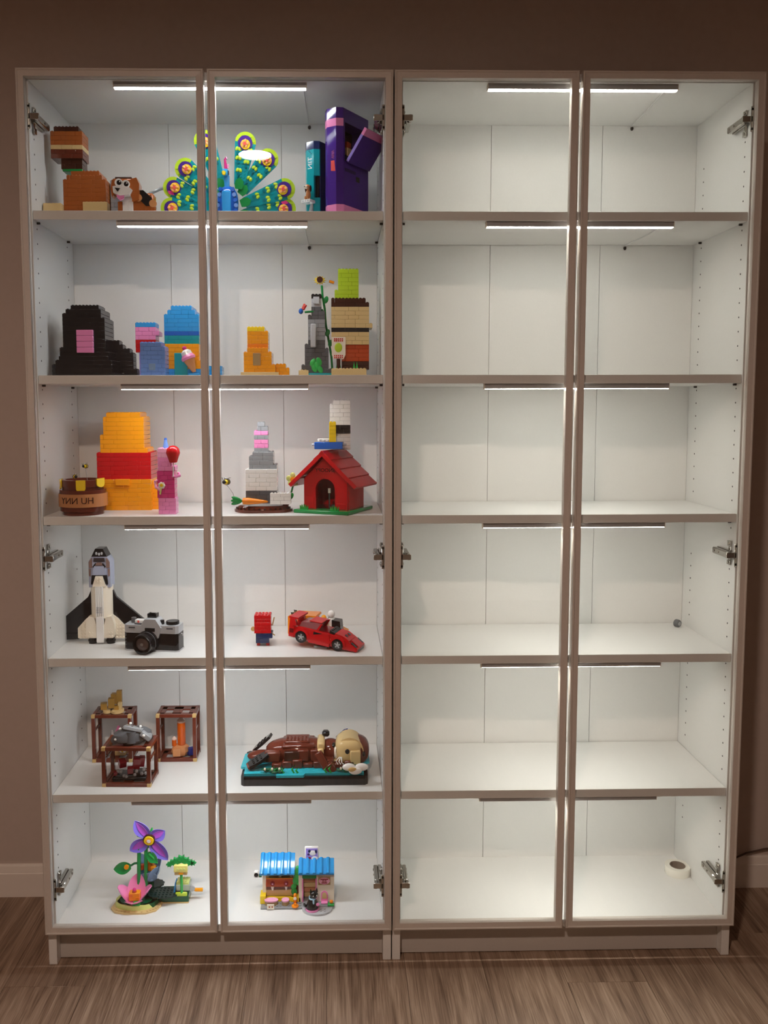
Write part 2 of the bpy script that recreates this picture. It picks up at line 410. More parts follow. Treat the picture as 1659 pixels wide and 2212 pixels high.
class Toy:
    def __init__(s, name, label, cat, u0, zs, Y, rz=0.0, group=None):
        s.u0, s.Y, s.zs = u0, Y, zs; X = x_at(u0, Y, zs); _, s.v0, w = view((X, Y, zs)); s.k = w / F_PX
        v2 = view((X, Y + .05, zs))[1]; s.tilt = (s.v0 - v2) * s.k / .05
        s.loc = Vector((X, Y, zs)); s.e = thing(name, label, cat, s.loc, math.radians(rz), group)
    def z(s, v, y=0): return max(0.0, (s.v0 - v - y * s.tilt)) * s.k
    def pt(s, u, v, y=0): return ((u - s.u0) * s.k, y * s.k, s.z(v, y))
    # parts given in pixels (u: across, v: height in the photo, y: depth, + is towards the back)
    def box(s, name, m, u0, u1, v0, v1, y0, y1, b=0.0006, par=None, studs=False, rot=None):
        """v0 upper, v1 lower photo row of the FRONT face (at y0)"""
        k = s.k; x0, x1 = (u0 - s.u0) * k, (u1 - s.u0) * k; z1, z0 = s.z(v0, y0), s.z(v1, y0)
        mb = MB(); M = None
        if rot:
            c = Vector(((x0 + x1) / 2, (y0 + y1) * k / 2, (z0 + z1) / 2)); M = Matrix.Translation(c) @ ROT(rot[0], rot[1]) @ Matrix.Translation(-c)
        mb.box(x0, x1, y0 * k, y1 * k, z0, z1, b, M)
        if studs:
            nx = max(1, int((x1 - x0) / .0079)); ny = max(1, int((y1 - y0) * k / .0079)); cx, cy = (x0 + x1) / 2, (y0 + y1) * k / 2
            mb.studs([(cx + (i - (nx - 1) / 2) * .008, cy + (j - (ny - 1) / 2) * .008) for i in range(nx) for j in range(ny)], z1, M=M)
        return mb.build(name, m, par or s.e)
    def ell(s, name, m, u, v, y, ru, rv, ry, par=None, e=1.0, e2=1.0, rot=None, nu=22, nv=14):
        k = s.k; c = s.pt(u, v, y); M = None
        if rot: M = Matrix.Translation(c) @ ROT(rot[0], rot[1]) @ Matrix.Translation(-Vector(c))
        return MB().ell(c, ru * k, ry * k, rv * k, nu, nv, e, e2, M).build(name, m, par or s.e)
    def disc(s, name, m, u, v, y, r, h, par=None, n=20, r2=None):
        """round tile facing the viewer; front face at y"""
        k = s.k; c = s.pt(u, v, y); return MB().cyl(c, r * k, h * k, n, None if r2 is None else r2 * k, 'Y').build(name, m, par or s.e)
    def cyl(s, name, m, u, vtop, vbot, y, r, r2=None, par=None, n=18):
        k = s.k; z0 = s.z(vbot, y); z1 = s.z(vtop, y); return MB().cyl(((u - s.u0) * k, y * k, z0), r * k, z1 - z0, n, None if r2 is None else r2 * k).build(name, m, par or s.e)
    def poly(s, name, m, pts, y0, y1, par=None, b=None):
        """outline in photo pixels with its own thickness y0..y1"""
        k = s.k; return MB().prism([((u - s.u0) * k, s.z(v, y0)) for u, v in pts], y0 * k, y1 * k).build(name, m, par or s.e)
    def tube(s, name, m, pts, r, par=None, n=8):
        k = s.k; return MB().tube([s.pt(*p) for p in pts], r * k if not isinstance(r, (list, tuple)) else [q * k for q in r], n).build(name, m, par or s.e)

BRICKS = {}
def stack(T, prof, cols, dep, y=0.0, ground=True, bw=26, lay=None, top_studs=True):
    """a plain stack of toy bricks on an 8 mm grid; prof: (v, left, right) from top to bottom, cols: (down to v, colour)"""
    k = T.k; g = .008; lay = lay or .0096 / k; vt, vb = prof[0][0], prof[-1][0]; n = max(1, round((vb - vt) / lay))
    def at(v):
        for (a, l0, r0), (b, l1, r1) in zip(prof[:-1], prof[1:]):
            if v <= b: q = (v - a) / max(b - a, 1e-6); return l0 + (l1 - l0) * q, r0 + (r1 - r0) * q
        return prof[-1][1:]
    x_ref = (prof[-1][1] - T.u0) * k; rows = []
    for i in range(n):
        a, b = vt + (vb - vt) * i / n, vt + (vb - vt) * (i + 1) / n; L, R = at((a + b) / 2)
        c = next((c for lim, c in cols if (a + b) / 2 <= lim), cols[-1][1]); d = dep((a + b) / 2) if callable(dep) else dep
        li = round(((L - T.u0) * k - x_ref) / g); ri = max(li + 1, round(((R - T.u0) * k - x_ref) / g)); di = max(1, round(d * k / g))
        rows.append((a, b, li, ri, c, di, d))
    d0 = rows[-1][5]
    for i, (a, b, li, ri, c, di, d) in enumerate(rows):
        yf = y - d / 2; z1 = (T.v0 - a - yf * T.tilt) * k; z0 = (T.v0 - b - yf * T.tilt) * k
        if ground and i == n - 1: z0 = 0.0
        up = rows[i - 1] if i else None
        nb = max(1, round((ri - li) * g / (bw * k))); xs = sorted(set(round(li + (ri - li) * j / nb) for j in range(nb + 1)))
        if i % 2 and ri - li > 2: xs = sorted(set([li, ri] + [min(ri - 1, x + 1) for x in xs[:-1]]))
        for x0, x1 in zip(xs[:-1], xs[1:]):
            w, h, dd = (x1 - x0) * g, round(z1 - z0, 4), di * g
            if h < .001: continue
            pts = []
            if top_studs:
                for p in range(x1 - x0):
                    for q in range(di):
                        sy = (q - (di - 1) / 2) * g
                        if up is None or not (up[2] <= x0 + p < up[3]) or abs(sy) > up[5] * g / 2: pts.append(((p + .5) * g - w / 2, sy))
            key = (round(w, 4), h, di, c, tuple(pts))
            if key not in BRICKS:
                BRICKS[key] = MB().box(-w / 2 + .00012, w / 2 - .00012, -dd / 2, dd / 2, 0.0001, h - .0001, .0005).studs(pts, h - .0002).mesh('brick', P(c))
            obj('brick', BRICKS[key], T.e, (x_ref + (x0 + x1) / 2 * g, y * k, max(z0, 0)))

def text_part(body, size, m, parent, M, name='lettering', bend=None, extrude=.0003):
    cu = bpy.data.curves.new('txt', 'FONT'); cu.body = body; cu.size = size; cu.extrude = extrude; cu.align_x = 'CENTER'; cu.align_y = 'CENTER'; cu.resolution_u = 3
    o = bpy.data.objects.new('txt', cu); COL.objects.link(o)
    me = bpy.data.meshes.new_from_object(o.evaluated_get(bpy.context.evaluated_depsgraph_get())); bpy.data.objects.remove(o); bpy.data.curves.remove(cu)
    for v in me.vertices:
        x, yy, zz = v.co
        x = -x                                   # the lettering in the photo reads mirrored
        p = Vector((x, -zz, yy))                 # text plane -> x,z facing -y
        if bend: p = Vector((math.sin(x / bend) * (bend + zz), -math.cos(x / bend) * (bend + zz), yy))
        v.co = M @ p
    me.flip_normals(); me.materials.clear(); me.materials.append(m); me.name = name
    return obj(name, me, parent)
def flower_petals(mb, c, r, n, rp, M0=None, h=.0012):
    for i in range(n):
        a = 2 * PI * i / n; mb.ell((c[0] + r * math.cos(a), c[1], c[2] + r * math.sin(a)), rp, h, rp, 10, 6, M=M0)
    return mb

# ================================================================== top shelf
S1, S2, S3, S4, S5, S6 = SZ[0], SZ[1], SZ[2], SZ[3], SZ[4], Z0
STAND = 'plain brick-built sculptures'
T = Toy('brick_sculpture', 'tall brown brick-built sculpture stepped like a chimney, at the left end of the top shelf', 'brick sculpture', 195, S1, .14, 0, STAND)
stack(T, [(374, 170, 222), (384, 155, 236), (440, 151, 242), (480, 158, 236)], [(999, 'brown')], lambda v: 62 if v < 384 else 78)
stack(T, [(348, 140, 186), (370, 144, 194)], [(999, 'darkbrown')], 40, ground=False, y=-6)
T.box('green_plate', P('green'), 148, 190, 370, 375, -30, 20, .001)
stack(T, [(283, 132, 182), (292, 126, 190), (348, 124, 192)], [(293, 'darkbrown'), (320, 'brown'), (328, 'tan'), (999, 'redbrown')], lambda v: 46, y=-6, ground=False)
T.box('foot_plate', P('tan'), 112, 150, 441, 499, -52, -30, studs=True); T.box('foot_plate', P('tan'), 196, 247, 438, 499, -56, -34, studs=True)
stack(T, [(392, 243, 270), (486, 242, 278)], [(999, 'grey')], 46, y=14)
T.tube('hose', P('grey'), [(300, 440, 30), (318, 418, 34), (340, 408, 38), (366, 402, 40)], 3.5)

T = Toy('toy_dog', 'small brown and white brick-built puppy with big round eyes and pink tongue', 'toy dog', 283, S1, .085)
hd = T.box('head', P('brown'), 250, 300, 387, 424, -16, 16, .004)
T.poly('ear', P('brown'), [(283, 392), (300, 386), (306, 400), (304, 432), (292, 437), (286, 420)], -17, 8, par=hd)
T.poly('ear', P('brown'), [(247, 392), (252, 388), (252, 420), (247, 428), (244, 410)], -14, 6, par=hd)
T.box('brow', P('darkbrown'), 254, 290, 385, 389, -14, 14, .001, par=hd)
for u, v in ((263, 397), (278, 400)):
    ey = T.disc('eye', P('white'), u, v, -19, 8.6, 4, par=hd); T.disc('pupil', P('black'), u + 1, v, -20.5, 5, 2); T.disc('glint', P('white'), u + 2.8, v - 2, -21.2, 1.4, 1)
mz = T.poly('muzzle', P('white'), [(252, 405), (262, 403), (286, 406), (292, 411), (286, 422), (266, 424), (253, 418)], -28, -10, par=hd)
T.poly('nose', P('black'), [(257, 408), (268, 409), (263, 416)], -31, -27); T.poly('tongue', P('pink'), [(259, 422), (275, 422), (274, 430), (266, 434), (261, 429)], -26, -20)
T.box('chest', P('white'), 262, 290, 424, 470, -6, 14, .003); bd = T.box('body', P('brown'), 284, 334, 418, 460, -6, 22, .004)
T.poly('saddle', P('black'), [(296, 414), (312, 412), (330, 428), (334, 444), (318, 446), (300, 428)], -9, 22, par=bd)
for u in (262, 285, 318, 332): T.box('leg', P('brown' if u != 285 else 'white'), u - 5, u + 5, 436, 475, -8, 4, .001)
T.disc('haunch', P('nougat'), 302, 428, -12, 8, 4); T.disc('haunch', P('nougat'), 333, 440, -12, 8, 4)

# peacock
T = Toy('toy_peacock', 'brick-built blue peacock spreading a fan of teal feathers with flower tips', 'toy peacock', 497, S1, .165)
k = T.k
feathers = [((470, 466), (372, 452)), ((465, 444), (378, 409)), ((470, 425), (405, 371)), ((480, 404), (447, 314)), ((519, 404), (534, 318)), ((526, 416), (581, 351)), ((530, 440), (616, 412)), ((527, 464), (617, 452))]
for fi, (B, TP) in enumerate(feathers):
    yy = 3.0 * (fi % 2); a = Vector(T.pt(B[0], B[1], 0)); b = Vector(T.pt(TP[0], TP[1], 0)); d = (b - a); Ln = d.length; d.normalize(); n = Vector((-d.z, 0, d.x))
    M = Matrix(((d.x, n.x, 0, a.x), (0, 0, -1, yy * k), (d.z, n.z, 0, a.z), (0, 0, 0, 1)))      # (along, across, out) -> toy space
    M = ROT('X', 5) @ M; w0, w1 = 11 * k, 22.5 * k
    mb = MB().prism([(0, -w0), (Ln, -w1), (Ln, w1), (0, w0)], 0, 3.2 * k, 'Z', M)
    aa = 10 * k
    tl = []
    while aa < Ln - 4 * k:
        hw = w0 + (w1 - w0) * aa / Ln; m_ = int((hw - 3.2 * k) / (7.2 * k) + .5)
        for j in range(-m_, m_ + 1):
            if abs(j * 7.3 * k) < hw - 2.4 * k: tl.append((aa, j * 7.3 * k))
        aa += 7.3 * k
    mb.studs(tl, 3.2 * k, 2.3 * k, 1.6 * k, 8, M)
    f = mb.build('feather', P('teal'), T.e)
    arc = [(Ln + math.cos(q) * w1, math.sin(q) * w1) for q in [(-PI / 2 + PI * i / 10) for i in range(11)]]
    tipm = MB().prism(arc, 0, 3.4 * k, 'Z', M)
    tipm.studs([(Ln + 17 * k * math.cos(q), 17 * k * math.sin(q)) for q in (-1.3, -.6, .6, 1.3)], 3.4 * k, 2.3 * k, 1.6 * k, 8, M).build('feather_tip', P('lime'), f)
    MB().cyl((Ln - 1 * k, 0, 3.2 * k), 15.5 * k, 2.6 * k, 20, M=M).build('eye_tile', P('purple'), f)
    if fi in (0, 1, 7): MB().prism([(Ln - 3 * k, 8 * k), (Ln + 8 * k, 10 * k), (Ln + 4 * k, 16 * k), (Ln - 8 * k, 15 * k)], 5.0 * k, 6.4 * k, 'Z', M).build('magenta_tile', P('magenta'), f)
    MB().cyl((Ln - 4 * k, -1 * k, 5.6 * k), 10.2 * k, 2.4 * k, 20, M=M).build('round_tile', P('yellow'), f)
    fm = MB()
    for q in range(5): fm.ell((Ln - 3 * k + 6 * k * math.cos(q * 1.257), 6 * k * math.sin(q * 1.257), 9.2 * k), 3.9 * k, 2.7 * k, 1.3 * k, 10, 6, M=M)
    fm.build('blossom', mat('plastic_peach', 'f6ae6a', .25), f); MB().cyl((Ln - 3 * k, 0, 9.0 * k), 3.4 * k, 2.6 * k, 12, M=M).build('blossom_centre', P('coral'), f)
    for q, (fa, s_) in enumerate(((.30, .35), (.52, -.5), (.58, .55), (.80, -.62), (.79, .62))):
        if fi == 3 and q == 4: continue
        hw = w0 + (w1 - w0) * fa; ca, cb = fa * Ln, s_ * hw; r = 6.6 * k
        bw_ = MB()
        for q2 in (-1, 1): bw_.ell((ca + .35 * r, cb + q2 * .62 * r, 4.6 * k), .72 * r, .52 * r, 1.8 * k, 12, 6, M=M @ TR(ca, cb, 0) @ ROT('Z', -q2 * 20) @ TR(-ca, -cb, 0))
        bw_.build('bow_tile', P('lime'), f)
        MB().cyl((ca - .85 * r, cb, 3.2 * k), 3.3 * k, 3.8 * k, 12, M=M).build('round_plate', P('darkteal'), f)
    MB().prism([(-9 * k, -7 * k), (-1 * k, -9.5 * k), (9 * k, -8 * k), (15 * k, 0), (9 * k, 8 * k), (-1 * k, 9.5 * k), (-9 * k, 7 * k)], 3.2 * k, 8 * k, 'Z', M).build('feather_root', P('green'), f)
bd = T.ell('body', P('blue'), 496, 441, -26, 23, 36, 20, e=.9)
T.box('breast_panel', P('azure'), 486, 505, 415, 492, -48, -34, .002, par=bd)
for s_ in (-1, 1):
    for q in range(5): T.disc('wing_scale', P('cornflower' if q % 2 else 'blue'), 496 + s_ * (13 + 2.3 * q if q < 3 else 19 - 1.0 * (q - 3)), 412 + 11 * q, -42 + abs(q - 2) * -1.0, 4.2, 5, par=bd)
T.box('neck', P('azure'), 490, 501, 383, 420, -36, -26, .001)
hd = T.box('head', P('brightazure'), 487, 499, 370, 384, -42, -24, .002)
T.poly('beak', P('yellow'), [(487, 376), (491, 374), (495, 377), (493, 383), (488, 382)], -48, -42, par=hd)
for u in (487, 499): T.box('eye', P('black'), u - 1.6, u + 1.6, 374, 381, -38, -30, .0005, par=hd)
T.tube('crest', P('magenta'), [(494, 371, -33), (493, 360, -33), (492, 350, -33), (494, 346, -33), (496, 350, -33)], [3.5, 3, 2.2, 2.2, 1.8], par=hd)
T.poly('crest_feather', P('pink'), [(491, 370), (496, 362), (500, 360), (499, 369)], -34, -31, par=hd)
T.cyl('foot', P('black'), 487, 470, 484, -26, 4); T.cyl('foot', P('black'), 506, 470, 484, -26, 4)

# two brick-built books, spine to the front left, cover to the right
def book_toy(name, label, u, Y, W, L, H, spine, cover, bands, ch):
    T = Toy(name, label, 'toy book', u, S1, Y, 55.0)
    def spine_piece(z0, z1, c, x1=.012, nm='spine_brick'):
        MB().prism([(0, ch), (0, W - ch), (ch * .9, W), (x1, W), (x1, 0), (ch * .9, 0)], z0 + .0001, z1 - .0001, 'Z').build(nm, P(c), T.e)
    for z0, z1, c in spine: spine_piece(z0, z1, c)
    for x0, x1, y0, y1, z0, z1, c, nm in cover: MB().box(x0, x1, y0, y1, z0, z1, .0005).build(nm, P(c), T.e)
    return T
W, L, H = .040, .100, .178
T = book_toy('toy_book', 'slim teal and navy brick-built book standing beside the purple one', 686, .112, W, L, H,
    [(0, .014, 'navy'), (.014, .04, 'teal'), (.04, .052, 'teal'), (.101, .128, 'teal'), (.128, .160, 'teal'), (.160, H, 'navy')],
    [(.012, L, 0, W, 0, H, 'navy', 'cover_block')], None, .010)
MB().prism([(0, .010), (0, W - .010), (.009, W), (.0119, W), (.0119, W - .006), (.006, W - .010), (.006, .010)], .052, .101, 'Z').build('spine_brick', P('teal'), T.e)
MB().box(.0085, .0119, .002, W - .008, .053, .1005, 0).build('alcove_back', P('black'), T.e)
Ms = Matrix.Translation((-.0002, W / 2, .130)) @ ROT('Z', -90) @ ROT('Y', -90)
text_part('TIN', .017, P('white'), T.e, Ms)
for q, z in enumerate((.149, .153, .156)): MB().box(-.0004, .0001, W / 2 - .004 + q * .003, W / 2 - .002 + q * .003, z, z + .0022, 0).build('spine_print', P('navy'), T.e)
b = MB().box(-.024, .004, .004, W - .006, .0, .006, .0006).studs([(-.018 + .008 * i, .010 + .008 * j) for i in range(2) for j in range(3)], .006).build('base_plate', P('teal'), T.e)
MB().box(-.022, .0, .006, W - .010, .038, .0445, .0005).build('balcony', P('white'), T.e)
for q in range(3): MB().box(-.0226, -.0218, .009 + q * .007, .013 + q * .007, .0395, .043, 0).build('balcony_grille', P('lightgrey'), T.e)
MB().box(-.0145, -.0085, .012, .020, .0, .042, .0005, M=TR(-.011, .016, .0) @ ROT('Y', 20) @ TR(.011, -.016, .0)).build('strut', P('lightgrey'), T.e)
tl = T.loc + Vector(T.e.rotation_euler.to_matrix() @ Vector((-.012, .017, .0446)))
D = thing('dog_figurine', 'tiny brown dog figurine sitting on the white balcony of the teal book', 'figurine', tl, math.radians(-35))
MB().ell((0, 0, .012), .0055, .0065, .0125, 12, 10).build('body', P('nougat'), D)
h = MB().ell((0, -.002, .0285), .006, .0075, .006, 12, 10).build('head', P('nougat'), D)
MB().ell((0, -.009, .0265), .004, .005, .0035, 10, 8).build('muzzle', P('cream'), h); MB().ell((0, -.0135, .0275), .0015, .0015, .0012, 8, 6).build('nose', P('black'), h)
for s_ in (-1, 1): MB().ell((s_ * .0066, 0, .025), .0016, .004, .0075, 8, 8).build('ear', P('darkbrown'), h); MB().ell((s_ * .003, -.007, .004), .0022, .003, .0042, 8, 6).build('leg', P('nougat'), D)
W, L, H = .049, .114, .236
zh, zt = .122, .206
T = book_toy('toy_book', 'tall purple brick-built book with pink bands and an open flap in its cover', 736, .062, W, L, H,
    [(0, .008, 'purple'), (.008, .026, 'pink'), (.026, .075, 'purple'), (.075, .135, 'purple'), (.135, .196, 'purple'), (.196, .213, 'pink'), (.213, H, 'purple')],
    [(.012, L, 0, W, 0, .008, 'purple', 'cover_block'), (.012, L, -.0006, W, .008, .026, 'pink', 'pink_band'), (.012, L, 0, W, .026, zh, 'purple', 'cover_block'), (.012, L, 0, W, zt, H, 'purple', 'cover_block'),
     (.012, .018, 0, W, zh, zt, 'purple', 'cover_post'), (L - .014, L, 0, W, zh, zt, 'purple', 'cover_post'), (.018, L - .014, .036, W, zh, zt, 'darkbrown', 'alcove_back')], None, .012)
Mf = TR(0, -.001, zh) @ ROT('X', 38)
f = MB().box(.019, L - .006, -.008, 0, 0, .066, .0006, Mf).build('flap', P('purple'), T.e)
MB().box(.019, L - .006, -.0082, .0002, .066, .082, .0006, Mf).build('flap_band', P('pink'), f)
MB().box(.0186, .0192, -.0075, -.0005, .002, .066, 0, Mf).build('flap_edge', P('lavender'), f)
for a, b, c, d in ((.062, .076, .086, .097), (.062, .078, .014, .023)): MB().box(a, b, -.0003, .002, c, d, 0).build('cover_slot', P('black'), T.e)
MB().box(.016, .060, -.0004, .001, .100, .107, 0).build('cover_notch', P('darkpurple'), T.e)
MB().box(.045, .062, .012, .028, zh + .038, zh + .052, .002).build('inner_block', P('brick'), T.e); MB().box(.040, .060, .008, .026, zh + .018, zh + .037, .002).build('inner_block', P('tan'), T.e); MB().box(.026, .044, .006, .03, zh + .001, zh + .018, .002).build('inner_block', P('navy'), T.e)
MB().prism([(.014, .098), (.026, .100), (.026, .122), (.0165, .122)], -.0003, .0004, 'X').build('coral_tag', P('coral'), T.e)
for q in range(5): MB().tube([(-.0003, .017 + .007 * ((q + i) % 2), .126 + .0035 * q + .0018 * i) for i in range(3)], .0005, 5).build('spine_scribble', P('pink'), T.e)

# ================================================================== second shelf
T = Toy('brick_sculpture', 'glossy black stepped brick-built mound with pink tiles, left end of the second shelf', 'brick sculpture', 193, S2, .13, 0, STAND)
stack(T, [(664, 176, 214), (672, 158, 230), (690, 152, 236), (735, 150, 238), (775, 142, 246), (790, 130, 256), (815, 128, 258)], [(999, 'black')], lambda v: 50 if v < 672 else (74 if v < 775 else 92))
for q in range(4): T.box('pink_tile', P('pink'), 180, 215, 716 + 12 * q, 727.6 + 12 * q, -42, -36, .0008)
stack(T, [(736, 232, 252), (765, 240, 282), (815, 262, 292)], [(999, 'black')], 30, y=34)
T = Toy('brick_sculpture', 'low cornflower-blue brick-built block, beside the black mound', 'brick sculpture', 334, S2, .085, 0, STAND)
stack(T, [(741, 316, 352), (749, 310, 358), (784, 309, 359), (813, 309, 359)], [(999, 'cornflower')], 44, bw=18)
T.box('front_tile', P('sand'), 327, 341, 786, 800, -24, -20, .0006)
T = Toy('brick_sculpture', 'slim pink and red brick-built post behind the cornflower-blue cube', 'brick sculpture', 322, S2, .175, 0, STAND)
stack(T, [(700, 302, 342), (722, 300, 346), (816, 306, 340)], [(712, 'azure'), (740, 'pink'), (758, 'red'), (999, 'lavender')], 34, bw=18)
T = Toy('brick_sculpture', 'bright blue brick-built column with an orange waist, holding a toy ice cream', 'brick sculpture', 402, S2, .145, 0, STAND)
stack(T, [(666, 384, 416), (674, 370, 430), (690, 362, 436), (728, 362, 438), (756, 362, 438), (800, 360, 442), (815, 356, 446)], [(716, 'azure'), (727, 'blue'), (744, 'teal'), (797, 'amber'), (999, 'azure')], lambda v: 66 if v < 744 else 72, bw=22)
T.box('front_panel', P('teal'), 385, 412, 764, 815, -41, -36, .001)
stack(T, [(792, 446, 478), (816, 444, 484)], [(999, 'azure')], 40, y=6, bw=20)
I = Toy('toy_ice_cream', 'toy ice cream cone with pink and white scoops before the blue column', 'toy ice cream', 408, S2, .085)
Mi = Matrix.Translation(I.pt(420, 804)) @ ROT('Y', -22)
k = I.k
MB().cyl((0, 0, 0), 4 * k, 30 * k, 16, 13 * k, M=Mi).build('cone', P('nougat'), I.e)
MB().lathe([(0, 29 * k), (15 * k, 29 * k), (16 * k, 34 * k), (12 * k, 40 * k), (0, 42 * k)], M=Mi, n=18).build('pink_scoop', P('pink'), I.e)
MB().lathe([(0, 40 * k), (12 * k, 40 * k), (11 * k, 47 * k), (6 * k, 51 * k), (0, 52 * k)], M=Mi, n=18).build('white_scoop', P('white'), I.e)
MB().ell((0, 0, 55 * k), 5 * k, 5 * k, 5 * k, 12, 8, M=Mi).build('cherry', P('magenta'), I.e)
MB().box(-12 * k, 12 * k, -9 * k, 9 * k, 0, 6 * k, .0008, TR(I.pt(420, 804)[0], 0, 0)).build('base_plate', P('azure'), I.e)

T = Toy('brick_sculpture', 'small amber brick-built sculpture on tan plates, middle of the second shelf', 'brick sculpture', 570, S2, .12, 0, STAND)
stack(T, [(709, 540, 572), (717, 534, 578), (752, 534, 580), (762, 534, 584), (782, 532, 592), (806, 530, 602)], [(718, 'yellow'), (744, 'amber'), (750, 'orange'), (999, 'amber')], lambda v: 46 if v < 752 else 60, ground=False, bw=20)
T.box('front_tile', P('darktan'), 550, 566, 764, 790, -33, -28, .0008); 
stack(T, [(787, 600, 616), (797, 598, 622), (812, 596, 626)], [(999, 'amber')], 30, y=6, bw=18)
T.box('base_plate', P('tan'), 524, 604, 804, 818, -34, 34, studs=False)

T = Toy('brick_sculpture', 'tall stacked brick-built tower in green, tan and brown with garden flowers', 'brick sculpture', 722, S2, .15, 0, STAND)
T.box('base_plate', P('tan'), 647, 668, 800, 818, -44, 30, .001, studs=True); T.box('base_plate', P('tan'), 716, 790, 797, 818, -46, 34, .001, studs=True); T.box('pond_plate', P('teal'), 668, 716, 806, 818, -44, 34, .001)
stack(T, [(588, 736, 768), (597, 730, 774), (646, 726, 778), (648, 720, 790), (668, 716, 798), (706, 716, 800), (738, 718, 798), (744, 738, 794), (799, 738, 794)],
      [(646, 'lime'), (668, 'darkbrown'), (708, 'tan'), (722, 'black'), (744, 'tan'), (780, 'brick'), (999, 'darkbrown')], lambda v: 46 if v < 646 else (58 if v < 744 else 50), ground=False, bw=24)
stack(T, [(640, 677, 692), (668, 674, 698), (698, 668, 702), (740, 664, 704), (790, 656, 712), (806, 652, 716)], [(652, 'black'), (664, 'lightgrey'), (690, 'darkgrey'), (740, 'grey'), (999, 'darkgrey')], lambda v: 26 if v < 668 else 40, ground=False, bw=18)
T.box('front_tile', P('lightgrey'), 672, 684, 702, 752, -26, -20, .002); T.box('front_tile', P('lightgrey'), 678, 691, 645, 660, -18, -13, .0008)
def stem_flower(T, pts, hd):
    T.tube('flower_stem', P('green'), pts, 2.4); hd()
def sunflower():
    mb = MB(); c = T.pt(692, 609, -2); kk = T.k
    for i in range(12):
        a = i * PI / 6; mb.prism([(c[0] + 7 * kk * math.cos(a - .32), c[2] + 6 * kk * math.sin(a - .32)), (c[0] + 14 * kk * math.cos(a), c[2] + 10 * kk * math.sin(a)), (c[0] + 7 * kk * math.cos(a + .32), c[2] + 6 * kk * math.sin(a + .32))], c[1], c[1] + 2.5 * kk)
    mb.build('petals', P('yellow'), T.e); T.disc('flower_centre', P('darkbrown'), 692, 608, -6, 6.5, 4)
stem_flower(T, [(696, 620, 0), (698, 645, 0), (702, 668, 4), (704, 700, 10), (710, 735, 14), (716, 770, 10), (718, 800, 0)], sunflower)
for u, v, r in ((702, 650, 5), (705, 720, 4), (711, 742, 4)): T.ell('leaf', P('green'), u + 3, v, 2, 5, 8, 2.5, rot=('Y', 18))
T.tube('flower_stem', P('green'), [(698, 672, -4), (684, 676, -14), (668, 677, -20), (660, 678, -22)], 2.2)
T.ell('blue_blossom', P('blue'), 652, 676, -22, 5, 6, 5); T.poly('red_petal', P('coral'), [(653, 671), (658, 660), (662, 661), (658, 672)], -24, -20); T.poly('red_petal', P('red'), [(655, 673), (663, 662), (665, 664), (659, 674)], -22, -18)
T.tube('yellow_stem', P('orange'), [(722, 612, 20), (712, 609, 18)], 3)
sc = T.poly('scroll', P('cream'), [(717, 731), (746, 731), (746, 768), (742, 776), (741, 777), (720, 776), (717, 768)], -42, -38)
T.ell('green_print', P('lime'), 731, 753, -42, 8, 10, 1.0, par=sc)
for v in (735, 739, 770, 774):
    for q in range(5): T.box('red_print', P('red'), 722 + q * 4, 724.4 + q * 4, v - 1.6, v + 1.2, -42.8, -41.8, 0, par=sc)
T.tube('scroll_post', P('darkbrown'), [(731, 776, -40), (731, 800, -40)], 4)
for u, h in ((680, 10), (686, 16), (692, 8), (677, 22), (690, 24)): T.ell('vine_leaf', P('leaf'), u, 806 - h, -42, 5.5, 9, 3, rot=('Y', 25 if u % 2 else -25))
for u in (728, 734, 764, 770): T.poly('grass_blade', P('leaf'), [(u - 3, 800), (u, 782), (u + 3, 800)], -40, -37)

# ================================================================== third shelf
T = Toy('honey_pot', 'dark brown toy barrel with lettered tan band and yellow drips', 'toy barrel', 181, S3, .078)
k = T.k; RB = 50 * k
def ring(nm, c, z0, z1, r0, r1, ri=40): return MB().lathe([(ri * k, z0 * k), (r0 * k, z0 * k), (r0 * k, (z1 - .6) * k), (r1 * k, z1 * k), (ri * k, z1 * k)], close=True, n=24).build(nm, P(c), T.e)
ring('barrel_hoop', 'redbrown', 0, 8, 43, 43, 0); ring('barrel_hoop', 'redbrown', 8.3, 18, 48, 48)
ring('label_band', 'nougat', 18.3, 46, 51, 51); ring('barrel_hoop', 'redbrown', 46.3, 54, 49, 49); ring('barrel_hoop', 'redbrown', 54.3, 60, 43, 43, 36); ring('barrel_hoop', 'redbrown', 60.3, 75, 45, 44, 36)
MB().cyl((0, 0, 50 * k), 38 * k, 14 * k, 24).build('dark_interior', P('black'), T.e)  # black disc standing in for the barrel's dark inside
text_part('HU NNY', 19 * k, P('darkbrown'), T.e, TR(0, 0, 32 * k), bend=51.2 * k, extrude=.0004)
def drip(a0, wd, zt, zb, r):
    m = MB(); vs = []; n = 9; A = math.radians(a0); w = wd * k / (r * k) / 2
    out = [(-1, zt), (1, zt)] + [(math.cos(q), zb + 7 * (1 - 0) * 0 + 7 * (-math.sin(q))) for q in [i * PI / 6 for i in range(0, 7)]]
    for rr in (r + .2, r + 3.5):
        for sx, z in out: an = A + sx * w; vs.append((rr * k * math.sin(an), -rr * k * math.cos(an), z * k))
    c = len(out); m.add(vs, [tuple(range(c)), tuple(range(c, 2 * c))] + [(i, (i + 1) % c, c + (i + 1) % c, c + i) for i in range(c)]).build('honey_drip', P('yellow'), T.e)
for a, w, zt, zb in ((11, 18, 76, 58), (-66, 20, 76, 62), (68, 24, 78, 66), (-88, 16, 76, 66)): drip(a, w, zt, zb, 45)
for u, v in ((157, 1094), (214, 1072)): pass
